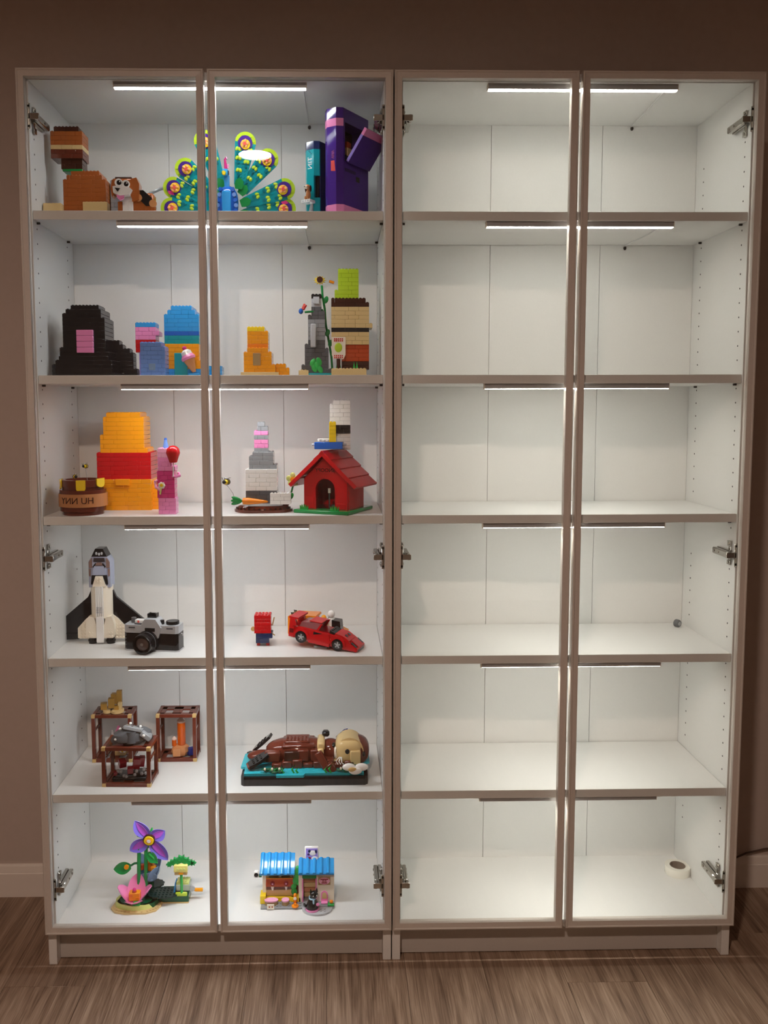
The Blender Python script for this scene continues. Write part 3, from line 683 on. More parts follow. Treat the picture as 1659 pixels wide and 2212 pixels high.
def bee(par_name, label, loc, s=1.0, rz=0.0, rod=None, Z=0.0):
    b = thing('toy_bee', label, 'toy bee', loc, rz)
    MB().ell((0, 0, 0), .0050 * s, .0062 * s, .0048 * s, 12, 10).build('body', P('yellow'), b)
    for yy in (-.002, .0022): MB().cyl((0, yy * s, 0), .0052 * s, .0018 * s, 14, axis='Y').build('stripe', P('black'), b)
    MB().ell((0, -.0075 * s, .0005), .0036 * s, .003 * s, .0036 * s, 10, 8).build('head', P('black'), b)
    for q in (-1, 1):
        MB().ell((q * .0058 * s, .0005, .0055 * s), .0052 * s, .0022 * s, .001 * s, 10, 6, M=ROT('Y', -q * 18)).build('wing', mat('wing_clear', 'f2f0ec', .15, trans=.4), b)
        MB().tube([(q * .001 * s, -.008 * s, .003 * s), (q * .0028 * s, -.0095 * s, .0085 * s)], .0005 * s, 5).build('antenna', P('black'), b)
    if rod: MB().tube([(0, 0, -.005 * s)] + rod, .0007, 6).build('clear_rod', CLEAR('rod', 'e8e8e8', .7), b)
    return b
wl = lambda T, u, v, y=0: T.loc + Vector(T.pt(u, v, y))
bee('bee', 'small toy bee perched on the rim of the brown barrel', wl(T, 169, 1030, -14), .95, .5)
bee('bee', 'small toy bee on a clear rod above the brown barrel', wl(T, 188, 1007, 0), .9, -.6, [(.002, 0, -.018), (.005, 0, -.034)])

T = Toy('brick_sculpture', 'large amber and red brick-built tower behind the brown barrel', 'brick sculpture', 279, S3, .182, 0, STAND)
stack(T, [(896, 246, 312), (905, 236, 320), (980, 230, 326), (985, 222, 334), (1034, 220, 336), (1040, 224, 336), (1102, 222, 338)],
      [(983, 'amber'), (1034, 'red'), (999999, 'amber')], lambda v: 66 if v < 983 else (74 if v < 1034 else 80), bw=27, lay=9.4)
stack(T, [(1040, 326, 340), (1060, 328, 346), (1075, 326, 372), (1102, 324, 374)], [(9999, 'amber')], 46, y=-4)
T.box('front_plate', P('amber'), 262, 292, 1036, 1050, -44, -39, .001); 
T = Toy('brick_sculpture', 'small pink brick-built column with a red balloon, paper hat and daisy', 'brick sculpture', 364, S3, .075, 0, STAND)
stack(T, [(970, 350, 372), (977, 346, 378), (1018, 346, 380)], [(990, 'lightpink'), (9999, 'pink')], 32, ground=False, bw=18)
stack(T, [(1018, 346, 380), (1076, 344, 384)], [(9999, 'magenta')], 32, ground=False, bw=20)
stack(T, [(1076, 346, 382), (1110, 346, 382)], [(9999, 'pink')], 30, bw=18)
T.cyl('hat_brim', P('azure'), 361, 968, 971, 0, 8); T.cyl('hat', P('cornflower'), 361, 950, 968, 0, 6.5, 3); T.cyl('hat_tip', P('blue'), 361, 946, 950, 0, 3.6, 2.4)
MB().lathe([(0, -22 * T.k), (8 * T.k, -20 * T.k), (12 * T.k, -8 * T.k), (15 * T.k, 0), (13 * T.k, 9 * T.k), (7 * T.k, 14.5 * T.k), (0, 16 * T.k)], T.pt(381, 980, -24), n=20).build('balloon', P('red'), T.e)
T.tube('balloon_stick', P('white'), [(381, 1000, -24), (380, 1030, -22)], 1.3); T.tube('stick_holder', P('pink'), [(374, 1030, -10), (384, 1030, -18), (392, 1028, -14), (388, 1022, -4)], 3.2)
mb = MB(); c = T.pt(355, 1049, -22); flower_petals(mb, c, 5 * T.k, 7, 3.0 * T.k); mb.build('daisy_petals', P('white'), T.e); T.disc('daisy_centre', P('yellow'), 355, 1049, -25, 3.4, 3)
T.tube('daisy_stem', P('yellowgreen'), [(354, 1054, -22), (351, 1068, -20)], 1.8); T.tube('daisy_holder', P('lightpink'), [(350, 1034, -10), (340, 1040, -14), (342, 1052, -18), (352, 1060, -20)], 3.2)

T = Toy('brick_sculpture', 'grey and white brick-built tower with a slim spire on a brown soil base', 'brick sculpture', 566, S3, .105, 0, STAND)
k = T.k
base = []
for i in range(36):
    a = i * PI / 18; r = 1 + .04 * math.sin(5 * a); base.append((62 * k * math.cos(a) * r + 3 * k, 34 * k * math.sin(a) * r))
MB().prism(base, 0, 6 * k, 'Z').build('soil_plate', P('redbrown'), T.e)
MB().lathe([(0, 6 * k), (60 * k, 6 * k), (55 * k, 12 * k), (52 * k, 14 * k), (0, 14 * k)], (3 * k, 0, 0), n=36, sy=.46).build('soil_mound', P('redbrown'), T.e)
rb = MB()
for i in range(30): a = i * PI / 15; rb.box(3 * k + 57 * k * math.cos(a) - .002, 3 * k + 57 * k * math.cos(a) + .002, 31 * k * math.sin(a) - .002, 31 * k * math.sin(a) + .002, 6 * k, 10.5 * k, .0004)
rb.build('soil_clods', P('darkbrown'), T.e)['kind'] = 'stuff'
stack(T, [(978, 548, 588), (990, 542, 594), (1018, 538, 598), (1024, 534, 602), (1060, 534, 602), (1088, 534, 602)], [(1018, 'grey'), (1064, 'white'), (9999, 'darkgrey')], lambda v: 46 if v < 1018 else 52, ground=False, bw=22)
stack(T, [(914, 559, 575), (932, 555, 579), (978, 552, 582)], [(932, 'grey'), (944, 'pink'), (955, 'grey'), (967, 'pink'), (9999, 'grey')], 26, ground=False, bw=18)
stack(T, [(1066, 588, 626), (1090, 586, 630)], [(9999, 'white')], 24, y=-20, ground=False, bw=20)
Mc = Matrix.Translation(T.pt(548, 1083, -34)) @ ROT('Y', 92)
cr = MB().lathe([(0, -22 * k), (7 * k, -19 * k), (7.5 * k, -8 * k), (5 * k, 14 * k), (2.5 * k, 32 * k), (0, 35 * k)], M=Mc, n=16).build('carrot', P('orange'), T.e)
for a in (-18, 0, 18): MB().ell((0, 0, -33 * k), 4 * k, 3 * k, 12 * k, 8, 8, M=Mc @ TR(0, 0, -20 * k) @ ROT('Y', a) @ TR(0, 0, 20 * k)).build('carrot_top', P('green'), cr)
T.tube('flower_stem', P('green'), [(618, 1082, 0), (630, 1062, 0), (634, 1046, 0)], 2)
mb = MB(); c = T.pt(633, 1036, -3)
for i in range(5): a = PI / 2 + i * 2 * PI / 5; mb.ell((c[0] + 9 * k * math.cos(a), c[1], c[2] + 9.5 * k * math.sin(a)), 5.6 * k, 2 * k, 6.2 * k, 12, 8)
mb.build('flower_petals', P('yellowgreen'), T.e); T.disc('flower_centre', P('amber'), 633, 1036, -6, 5.5, 4)
for s_ in (-1, 1): T.ell('leaf', P('leaf'), 624 + s_ * 5, 1072, -2, 5, 8, 3, rot=('Y', s_ * 28))
T.ell('soil_knob', P('redbrown'), 618, 1086, 0, 8, 8, 8)
bee('bee', 'toy bee on a bent clear wire at the left of the soil base', wl(T, 492, 1041, -10), 1.35, -.5, [(.006, 0, -.012), (.016, .002, -.026), (.019, .004, -.038), (.021, .006, -.048)])

# red doghouse
T = Toy('toy_doghouse', 'red brick-built doghouse with an arched doorway on a green base', 'toy doghouse', 722, S3, .115, -25.0)
RED = P('red'); e = T.e
gp = MB().box(-.070, .070, -.075, .070, 0, .0085, .002).build('green_base', P('green'), e)
Wd, Ln, He, Ha = .055, .048, .070, .141
zb = .0086
# front wall with an arched doorway
arch = [(.0245 * math.cos(a), zb + .046 + .0245 * math.sin(a)) for a in [i * PI / 12 for i in range(13)]]
wallp = [(-Wd, zb), (-Wd, zb + He), (0, Ha - .008), (Wd, zb + He), (Wd, zb), (.0245, zb)] + arch + [(-.0245, zb)]
MB().prism(wallp, -Ln, -Ln + .008).build('front_wall', RED, e)
MB().prism([(-Wd, zb), (-Wd, zb + He), (0, Ha - .008), (Wd, zb + He), (Wd, zb)], Ln - .008, Ln).build('rear_wall', RED, e)
arcr = [(.0262 * math.cos(a), zb + .046 + .0262 * math.sin(a)) for a in [i * PI / 12 for i in range(13)]]
MB().prism([(.0262, zb + .03)] + arcr + [(-.0262, zb + .03), (-.0246, zb + .03)] + arch[::-1] + [(.0246, zb + .03)], -Ln - .0012, -Ln + .001).build('arch_trim', RED, e)
for (x0, x1, z0, z1) in ((-.051, -.029, zb + .012, zb + .028), (-.051, -.029, zb + .0005, zb + .0115), (.029, .051, zb + .0005, zb + .014)): MB().box(x0, x1, -Ln - .0007, -Ln + .001, z0, z1, .0004).build('wall_brick', RED, e)
for s_ in (-1, 1):
    for q in range(4):
        z0 = zb + q * .0175; o = .0022; xo = Wd + .0005
        MB().prism([(s_ * (xo - .006), z0 + .0002), (s_ * (xo + o), z0 + .0002), (s_ * xo, z0 + .0173), (s_ * (xo - .006), z0 + .0173)], -Ln + .0082 if True else 0, Ln - .0082).build('wall_plank', RED, e)
    # roof planks, each lapping over the one below
    ang = 45.0; Lr = .118
    for q in range(4):
        M = TR(0, 0, Ha + .004) @ Matrix.Scale(s_, 4, (1, 0, 0)) @ ROT('Y', ang)
        M = M @ TR(q * .0290, 0, 0) @ ROT('Y', -5.5)
        MB().box(-.001, .0305, -Ln - .016, Ln + .014, -.0065, -.0005, .0006, M).build('roof_plank', RED, e)
    MB().box(-.001, .1175, -Ln - .0185, -Ln - .0163, -.010, -.001, .0004, TR(0, 0, Ha + .004) @ Matrix.Scale(s_, 4, (1, 0, 0)) @ ROT('Y', ang - 3)).build('barge_board', RED, e)
MB().box(-.024, .024, -Ln - .0012, -Ln, .091, .107, .0004).build('name_plate', RED, e)
text_part('SNOOPY', .0125, P('black'), e, TR(0, -Ln - .0014, .0985))
MB().box(-.046, .046, -Ln + .012, Ln - .01, zb, zb + .0012, 0).build('inner_floor', P('darkbrown'), e)
MB().cyl((-.003, -.02, zb + .001), .002, .034, 10).build('lamp_post', P('darkgrey'), e); MB().cyl((-.003, -.02, zb + .035), .0035, .011, 10).build('lamp_head', P('white'), e)
MB().box(.002, .02, -.022, -.006, zb + .0013, zb + .008, .001).build('feeding_bowl', P('darkgrey'), e)
for cx in (-.048, .030):
    g = MB()
    for q in range(5): g.prism([(cx + (q - 2) * .004 - .0022, .0086), (cx + (q - 2) * .0052, .0086 + .012 - abs(q - 2) * .0018), (cx + (q - 2) * .004 + .0022, .0086)], -.064 - .001 * (q % 2), -.060 - .001 * (q % 2))
    g.build('grass_tuft', P('leaf'), e)
zr = S3 + Ha + .006
T = Toy('toy_box', 'blue toy box with white lid standing on the ridge of the red doghouse', 'toy box', 711, zr, .085, -8)
k = T.k; lo = T.loc
MB().box(-.033, .033, -.012, .013, 0, .0165, .0012).build('box_body', P('blue'), T.e); MB().box(-.025, .008, -.011, .009, .0166, .0245, .0012).build('lid', P('white'), T.e)
for q in range(3): MB().cyl((-.018 + q * .0095, -.0118, .0205), .0026, .001, 10, axis='Y').build('lid_ring', P('lightgrey'), T.e)
for s_ in (-1, 1): MB().cyl((-.040 if s_ < 0 else .033, 0, .010), .0028, .007, 10, axis='X').build('knob', P('lightgrey'), T.e)
T = Toy('brick_sculpture', 'white brick-built column with a black band, standing on the doghouse roof', 'brick sculpture', 733, zr - .003, .115, 0, STAND)
stack(T, [(866, 722, 754), (876, 716, 760), (940, 716, 760), (T.v0, 720, 758)], [(922, 'white'), (932, 'black'), (9999, 'white')], lambda v: 34 if v < 940 else 30, bw=22)
T = Toy('brick_sculpture', 'tiny yellow brick-built post on the lid of the blue box', 'brick sculpture', 720, zr + .0165, .080, 0, STAND)
stack(T, [(912, 714, 726), (918, 711, 728), (T.v0, 711, 729)], [(9999, 'yellow')], 14, bw=16)

# ================================================================== fourth shelf
T = Toy('toy_space_shuttle', 'white and black brick-built space shuttle standing on its tail', 'toy space shuttle', 224, S4, .165)
k = T.k
def halfpoly(pts): return pts + [(448 - u, v) for u, v in pts[::-1]]
body = T.cyl('fuselage', P('cream'), 224, 1260, 1330, 0, 23.5, n=20)
for u0, u1 in ((216, 219.6), (220.2, 224), (224.4, 228), (228.6, 232)): T.box('door_rib', P('white'), u0, u1, 1267, 1332, -26, -20, .0004, par=body)
T.box('spine', P('white'), 216, 232, 1332, T.v0 + 3, -26, -6, .0008)
for u in (219, 222, 226, 229):
    for q in range(3): T.box('vent', P('lightgrey'), u - .8, u + .8, 1311 + 5 * q, 1314.6 + 5 * q, -27, -25.5, 0, par=body)
SG = mat('plastic_shuttle_grey', 'a9b0c6', .25); SWN = mat('shuttle_window', '8a7068', .12)
nz = T.poly('nose', SG, [(201, 1268), (201, 1213), (207.5, 1202.5), (240.5, 1202.5), (247, 1213), (247, 1268)], -17, 16)
T.poly('nose_cap', P('black'), [(207.5, 1202), (216, 1185), (232, 1185), (240.5, 1202)], -17, 14, par=nz)
for s_ in (-1, 0, 1): T.ell('cap_print', P('lightgrey'), 224 + 5.6 * s_, 1195 + (0 if s_ else 1.5), -17.2, 2.4, 3.2, .7, par=nz)
T.poly('windscreen', mat('shuttle_glass', '3c3638', .1), [(213, 1205), (235, 1205), (236, 1213), (212, 1213)], -19, -16, par=nz)
for s_ in (-1, 1):
    f = lambda u: 224 + s_ * (u - 224)
    T.poly('side_window', SWN, [(f(239), 1205), (f(242.5), 1208), (f(246), 1214), (f(246), 1226), (f(239), 1226)], -19, -14, par=nz)
    T.poly('side_window', SWN, [(f(242), 1229), (f(246.4), 1228), (f(246), 1243), (f(243), 1245)], -19, -14, par=nz)
    T.poly('window_frame', P('black'), [(f(232), 1216), (f(238), 1224), (f(236), 1226), (f(230), 1218)], -19.5, -16, par=nz)
T.poly('canopy_window', SWN, [(219, 1215), (229, 1215), (232, 1221.5), (216, 1221.5)], -20, -16, par=nz)
T.poly('canopy_panel', SG, [(214, 1223), (234, 1223), (239, 1242), (209, 1242)], -22, -16, par=nz)
T.poly('collar', P('black'), [(208, 1242), (240, 1242), (242, 1262), (206, 1262)], -20, -16, par=nz)
cw = T.poly('nose_wedge', P('cream'), [(217, 1245), (231, 1245), (238, 1267), (210, 1267)], -25, -16)
for u in (220, 227):
    for v in (1251, 1257): T.disc('stud', P('cream'), u, v, -27, 2.3, 2.2, par=cw)
for s_ in (-1, 1):
    f = lambda u: 224 + s_ * (u - 224)
    w = T.poly('wing', P('black'), [(f(246), 1270), (f(254), 1288), (f(315), 1340), (f(315), 1382), (f(276), 1380), (f(246), 1340)], -3, 5)
    T.box('wing_hinge', P('black'), min(f(276), f(315)), max(f(276), f(315)), 1367, 1369, -5, -3, .0003, par=w)
    r = T.poly('wing_root', P('cream'), [(f(244), 1325), (f(258), 1336), (f(276), 1356), (f(276), 1378), (f(244), 1380)], -9, -3)
    for q in range(3):
        for p in range(5):
            if 254 + 7 * q < 274 and 1348 + 7.2 * p > 1342 + 10 * q - 8: T.disc('stud', P('cream'), f(255 + 7 * q), 1348 + 7.2 * p, -11, 2.4, 2.2, par=r, n=10)
    pod = T.poly('engine_pod', P('cream'), [(f(237), 1333), (f(248), 1331), (f(254), 1348), (f(254), 1372), (f(251), 1378), (f(232), 1378), (f(232), 1350)], -24, -8)
    for v in (1367, 1374): T.disc('stud', P('cream'), f(248), v, -26, 2.4, 2.2, par=pod, n=10); T.disc('stud', P('cream'), f(242), v, -26, 2.4, 2.2, par=pod, n=10)
    en = T.cyl('engine', P('black'), f(243), 1377, 1389, -12, 9, 8); T.cyl('engine_ring', P('black'), f(243), 1381, 1384, -12, 10.2, 10.2, par=en)
    T.ell('engine_glow', mat('clear_flame', 'd86a20', .15, trans=.3), f(243), 1391, -12, 7, 4, 7, par=en)
    for q in range(4): T.disc('pod_bolt', P('black'), f(234.5), 1348 + 6 * q, -20, 2.3, 4, par=pod, n=8)
T.box('tail_block', P('cream'), 204, 244, 1330, 1378, -14, 8, .002)

T = Toy('toy_camera', 'black and silver brick-built film camera with a big round lens', 'toy camera', 334, S4, .098, -9.0)
k = T.k
bd = MB().prism([(-60 * k, -15 * k), (-55 * k, -19 * k), (55 * k, -19 * k), (60 * k, -15 * k), (60 * k, 15 * k), (-60 * k, 15 * k)], 3 * k, 39 * k, 'Z').build('body', P('black'), T.e)
lm = MB()
for i in range(7):
    for j in range(4):
        for s_ in (-1, 1): lm.cyl((s_ * (26 + 5 * i) * k, -19 * k - .0006, (9 + 7 * j) * k), 1.7 * k, .0008, 8, axis='Y')
lm.build('grip_texture', P('darkgrey' if False else 'black'), bd)['kind'] = 'stuff'
MB().prism([(-61 * k, -16 * k), (-55 * k, -20 * k), (55 * k, -20 * k), (61 * k, -16 * k), (61 * k, 16 * k), (-61 * k, 16 * k)], 0, 3 * k, 'Z').build('base_strip', P('lightgrey'), T.e)
tp = MB().prism([(-60 * k, -15 * k), (-54 * k, -20 * k), (54 * k, -20 * k), (60 * k, -15 * k), (60 * k, 15 * k), (-60 * k, 15 * k)], 39.2 * k, 56 * k, 'Z').build('top_plate', P('lightgrey'), T.e)
for x in (-42, 42): MB().box((x - 7) * k, (x + 7) * k, -20.6 * k, -19 * k, 49 * k, 52 * k, 0).build('slot', P('darkgrey'), tp)
ph = MB().prism([(-18 * k, 30 * k), (-24 * k, 52 * k), (-12 * k, 70 * k), (12 * k, 70 * k), (24 * k, 52 * k), (18 * k, 30 * k)], -24 * k, 10 * k).build('prism_housing', P('lightgrey'), T.e)
MB().box(-11 * k, 11 * k, -26 * k, -23 * k, 44 * k, 52 * k, .0006).build('viewfinder', P('black'), ph)
MB().box(-11 * k, 9 * k, -10 * k, 6 * k, 70 * k, 73 * k, .0005).box(-11 * k, -8 * k, -10 * k, 6 * k, 73 * k, 79 * k, .0004).box(6 * k, 9 * k, -10 * k, 6 * k, 73 * k, 79 * k, .0004).box(-11 * k, 9 * k, 3 * k, 6 * k, 73 * k, 78 * k, .0004).build('hot_shoe', P('black'), ph)
Ml = TR(-6 * k, -19 * k, 22 * k) @ ROT('Z', -6) @ ROT('X', 90)
ln = MB().lathe([(0, 0), (24 * k, 0), (24 * k, 9 * k), (22 * k, 10 * k), (22 * k, 18 * k), (21 * k, 19 * k), (21 * k, 30 * k), (20 * k, 32 * k), (16.5 * k, 32 * k), (15 * k, 27 * k), (0, 27 * k)], M=Ml, n=32).build('lens_barrel', P('black'), T.e)
MB().lathe([(0, 27.2 * k), (14 * k, 27.2 * k), (12 * k, 28.6 * k), (0, 29.6 * k)], M=Ml, n=28).build('lens_glass', mat('lens_glass', '5a4c4a', .08), ln); MB().cyl((0, 0, 29.2 * k), 3.4 * k, 1.4 * k, 14, M=Ml).build('lens_centre', mat('lens_silver', 'b8babc', .15, .7), ln)
MB().lathe([(19.2 * k, 9.8 * k), (22.6 * k, 9.8 * k), (22.6 * k, 12 * k), (19.2 * k, 12 * k)], M=Ml, n=32, close=True).build('lens_ring', P('darkgrey'), ln)
dl = MB().cyl((42 * k, 0, 56 * k), 13 * k, 7 * k, 20)
for q in range(20): a = q * PI / 10; dl.box(42 * k + 12.6 * k * math.cos(a) - 1 * k, 42 * k + 12.6 * k * math.cos(a) + 1 * k, 12.6 * k * math.sin(a) - 1 * k, 12.6 * k * math.sin(a) + 1 * k, 56 * k, 63 * k)
dl.build('dial', P('black'), T.e)
MB().cyl((20 * k, -4 * k, 56 * k), 4.5 * k, 9 * k, 14).build('shutter_button', P('black'), T.e)
MB().cyl((-46 * k, 2 * k, 56 * k), 5.5 * k, 11 * k, 14).build('rewind_knob', P('darkgrey'), T.e)
MB().box(-40 * k, -20 * k, -8 * k, 6 * k, 56.2 * k, 64 * k, .0008).build('film_box', P('white'), T.e); MB().box(-34 * k, -30 * k, -8.4 * k, -7.8 * k, 58 * k, 63 * k, 0).build('film_print', P('coral'), T.e)
MB().tube([(-38 * k, -12 * k, 57 * k), (-24 * k, -16 * k, 58 * k), (-16 * k, -16 * k, 58 * k)], 2.2 * k).build('wind_lever', P('darkgrey'), T.e)
for s_ in (-1, 1): MB().tube([(s_ * 60 * k, 0, 36 * k), (s_ * 64 * k, 0, 35 * k), (s_ * 64 * k, 0, 31 * k)], 1.2 * k, 6).build('strap_lug', P('lightgrey'), T.e)

T = Toy('brick_sculpture', 'small red and navy brick-built block on two short posts, on the fourth shelf', 'brick sculpture', 569, S4, .125, 0, STAND)
stack(T, [(1329, 551, 586), (1368, 551, 586)], [(9999, 'red')], 30, ground=False, bw=18)
stack(T, [(1368, 550, 589), (1384, 552, 586), (1389, 554, 584)], [(1384, 'navy'), (9999, 'gold')], 26, ground=False, bw=20)
for u in (560, 580): stack(T, [(1389, u - 4.5, u + 4.5), (1400, u - 4.5, u + 4.5)], [(9999, 'red')], 16, bw=20)
T.tube('gold_rod', P('pearl'), [(588, 1350, 10), (592, 1332, 12)], 1.2); T.tube('gold_rod', P('pearl'), [(586, 1366, -10), (595, 1372, -12)], 1.2); T.disc('gold_disc', P('gold'), 547, 1358, 4, 5, 3)

# cars: x forwards, y to the car's left; built level, then tipped with the nose down
def car_wheel(e, x, y, z, r, w, par, M):
    tyre = MB().lathe([(r * .66, -w / 2), (r * .95, -w / 2), (r, -w * .3), (r, w * .3), (r * .95, w / 2), (r * .66, w / 2)], close=True, n=24, M=M @ TR(x, y, z) @ ROT('X', 90)).build('tyre', P('black'), par)
    rim = MB().lathe([(0, -w * .3), (r * .66, -w * .3), (r * .66, w * .42), (r * .56, w * .42), (r * .5, w * .2), (0, w * .2)], n=24, M=M @ TR(x, y, z) @ ROT('X', 90)).build('rim', P('darkgrey'), tyre)
    sp = MB()
    for q in range(5): sp.box(-r * .1, r * .1, r * .05, r * .6, w * .2, w * .36, .0003, M @ TR(x, y, z) @ ROT('X', 90) @ ROT('Z', 72 * q))
    sp.cyl((0, 0, w * .2), r * .16, w * .22, 10, M=M @ TR(x, y, z) @ ROT('X', 90)).build('spokes', P('lightgrey'), tyre)
T = Toy('toy_sports_car', 'red brick-built wedge-nosed sports car with silver wheels, tipped nose down', 'toy car', 703, S4, .105, -21.0)
k = T.k * 1.0; e = T.e
M = TR(0, 0, 1.5 * k) @ TR(50 * k, 0, 0) @ ROT('Y', 6.5) @ TR(-50 * k, 0, 0)
def cp(nm, c, pts, y0, y1, par=None): return MB().prism([(x * k, z * k) for x, z in pts], y0 * k, y1 * k, 'Y', M).build(nm, P(c) if isinstance(c, str) else c, par or e)
H2 = 27
hull = cp('hull', 'red', [(-77, 7), (-77, 30), (-46, 33), (-6, 31), (30, 29), (62, 20), (80, 11), (80, 5), (66, 3), (-20, 5)], -H2 + 3, H2 - 3)
for s_ in (-1, 1):
    y0, y1 = (s_ * H2, s_ * (H2 - 4)) if s_ < 0 else (H2 - 4, H2)
    def arch(cx, r0, r1): return [(cx + r1 * math.cos(a), 11 + r1 * math.sin(a)) for a in [i * PI / 10 for i in range(11)]] + [(cx + r0 * math.cos(a), 11 + r0 * math.sin(a)) for a in [PI - i * PI / 10 for i in range(11)]]
    cp('wheel_arch', 'red', arch(-48, 14, 19), y0 - (1 if s_ < 0 else 0), y1 + (1 if s_ > 0 else 0)); cp('wheel_arch', 'red', arch(36, 13.5, 18.5), y0 - (1 if s_ < 0 else 0), y1 + (1 if s_ > 0 else 0))
    cp('door_panel', 'red', [(-30, 9), (-30, 32), (14, 30), (17, 22), (18, 9)], y0, y1); cp('sill', 'red', [(-30, 4), (-30, 9.5), (18, 9.5), (18, 3)], y0 - 1, y1)
    cp('rear_quarter', 'red', [(-77, 8), (-77, 31), (-66, 31), (-66, 8)], y0, y1)
    cp('side_scoop', 'black', [(-20, 23), (-20, 29), (0, 28)], y0 - .6 if s_ < 0 else y1 - .4, y0 + .4 if s_ < 0 else y1 + .6)
    cp('front_wing', 'red', [(53, 6), (52, 22), (64, 18), (79, 9), (79, 4)], y0 + 1, y1 + 1)
    for i in range(4): cp('rear_louvre', 'black', [(-75 + i * 2.4, 17), (-75 + i * 2.4, 26), (-73.8 + i * 2.4, 26), (-73.8 + i * 2.4, 17)], y0 - .5 if s_ < 0 else y1 - .4, y0 + .4 if s_ < 0 else y1 + .5)
    for x, r in ((-48, 13), (36, 12.5)): car_wheel(e, x * k, s_ * (H2 - 3.5) * k, 11 * k, r * k, 9 * k * (-s_) if False else 9 * k, e, M @ TR(0, 0, 0) if s_ < 0 else M @ TR(0, 2 * (H2 - 3.5) * k, 0) @ ROT('Z', 0) @ TR(0, -2 * (H2 - 3.5) * k, 0))
cp('spoiler_post', 'red', [(-77, 30), (-77, 48), (-66, 48), (-60, 34)], -H2, -H2 + 9); cp('spoiler_post', 'red', [(-77, 30), (-77, 48), (-66, 48), (-60, 34)], H2 - 9, H2)
cp('spoiler', 'red', [(-79, 48), (-79, 52), (-58, 52), (-58, 48)], -H2, H2)
CG = CLEAR('red_smoke', 'c87a80', .55)
cp('rear_canopy', CG, [(-56, 33), (-52, 43), (-18, 47), (-8, 46), (-14, 32)], -H2 + 6, H2 - 6); cp('roof', 'red', [(-36, 47), (-8, 47.2), (-6, 49), (-34, 49)], -H2 + 8, H2 - 8)
cp('canopy_post', 'red', [(-16, 32), (-7, 47), (-3, 47), (-10, 32)], -H2 + 3, -H2 + 7); cp('canopy_post', 'red', [(-16, 32), (-7, 47), (-3, 47), (-10, 32)], H2 - 7, H2 - 3)
cp('cockpit', 'darkred', [(-12, 31.2), (20, 29.8), (20, 31.5), (-12, 33)], -H2 + 8, H2 - 8); cp('steering_console', 'black', [(14, 30), (14, 37), (26, 33), (26, 29)], -H2 + 7, H2 - 7)
for i in range(3): MB().studs([((17 + 4 * 0) * k, (-10 + 8 * i) * k)], 36 * k, M=M).build('console_stud', P('black'), e)
cp('bonnet', 'red', [(26, 30), (27, 33), (44, 31), (60, 23), (60, 20)], -H2 + 6, H2 - 6); cp('bonnet_vent', 'black', [(46, 30.2), (52, 27.6), (52, 28.4), (46, 31.2)], -12, -4); cp('bonnet_vent', 'black', [(46, 30.2), (52, 27.6), (52, 28.4), (46, 31.2)], 3, 11)
cp('nose_panel', 'red', [(60, 22), (62, 24), (80, 13), (80, 11)], -14, 14)
for s_ in (-1, 1): cp('headlamp', 'black', [(64, 16), (65, 20.5), (78, 12.5), (77, 10)], s_ * 19 - 4.5, s_ * 19 + 4.5)
MB().cyl((21 * k, (-H2 - .2) * k, 20 * k), 2 * k, .3 * k, 6, axis='Y', M=M).build('door_badge', P('gold'), e)
cp('bumper', 'darkgrey', [(79.6, 4), (79.6, 7), (81, 7), (81, 4)], -18, 18)
MB().prism([(-20 * k, -18 * k), (10 * k, -18 * k), (10 * k, 18 * k), (-20 * k, 18 * k)], 0, 5 * k, 'Z').build('display_stand', mat('clear_stand', 'cfcfcf', .1, trans=.6), e)
T = Toy('toy_sports_car', 'orange brick-built open car half hidden behind the red one', 'toy car', 688, S4, .195, -14.0)
k = T.k; e = T.e; M = TR(0, 0, 0)
cp('hull', 'orange', [(-62, 8), (-62, 32), (-40, 34), (-10, 30), (40, 24), (62, 14), (62, 6)], -22, 22)
cp('rear_deck', 'orange', [(-62, 32), (-62, 46), (-50, 50), (0, 50), (2, 46), (-30, 40), (-38, 32)], -22, 20)
for y in (-18, 2): cp('engine_block', 'black', [(-18, 34), (-18, 43), (-2, 43), (-2, 30)], y, y + 14)
for y in (-16, 6): MB().tube([(-54 * k, y * k, 48 * k), (-56 * k, y * k, 53 * k), (-50 * k, y * k, 52 * k)], 1.8 * k).build('exhaust', P('black'), e)
cp('seat', 'black', [(34, 22), (34, 42), (52, 40), (54, 18)], -18, 6); cp('windscreen', CLEAR('smoke', '707070', .5), [(8, 30), (22, 42), (25, 42), (12, 29)], -18, 18)
MB().ell((30 * k, -6 * k, 52 * k), 8 * k, 8 * k, 8.5 * k, 14, 10).build('driver_helmet', P('white'), e); MB().box(25 * k, 37 * k, -12 * k, 2 * k, 22 * k, 44 * k, .001).build('driver_torso', P('white'), e); MB().ell((16 * k, -14 * k, 44 * k), 6 * k, 6 * k, 8 * k, 10, 8).build('yellow_block', P('amber'), e)
for x in (-42, 42):
    for y in (-20, 20): car_wheel(e, x * k, y * k, 11 * k, 11 * k, 8 * k, e, M)

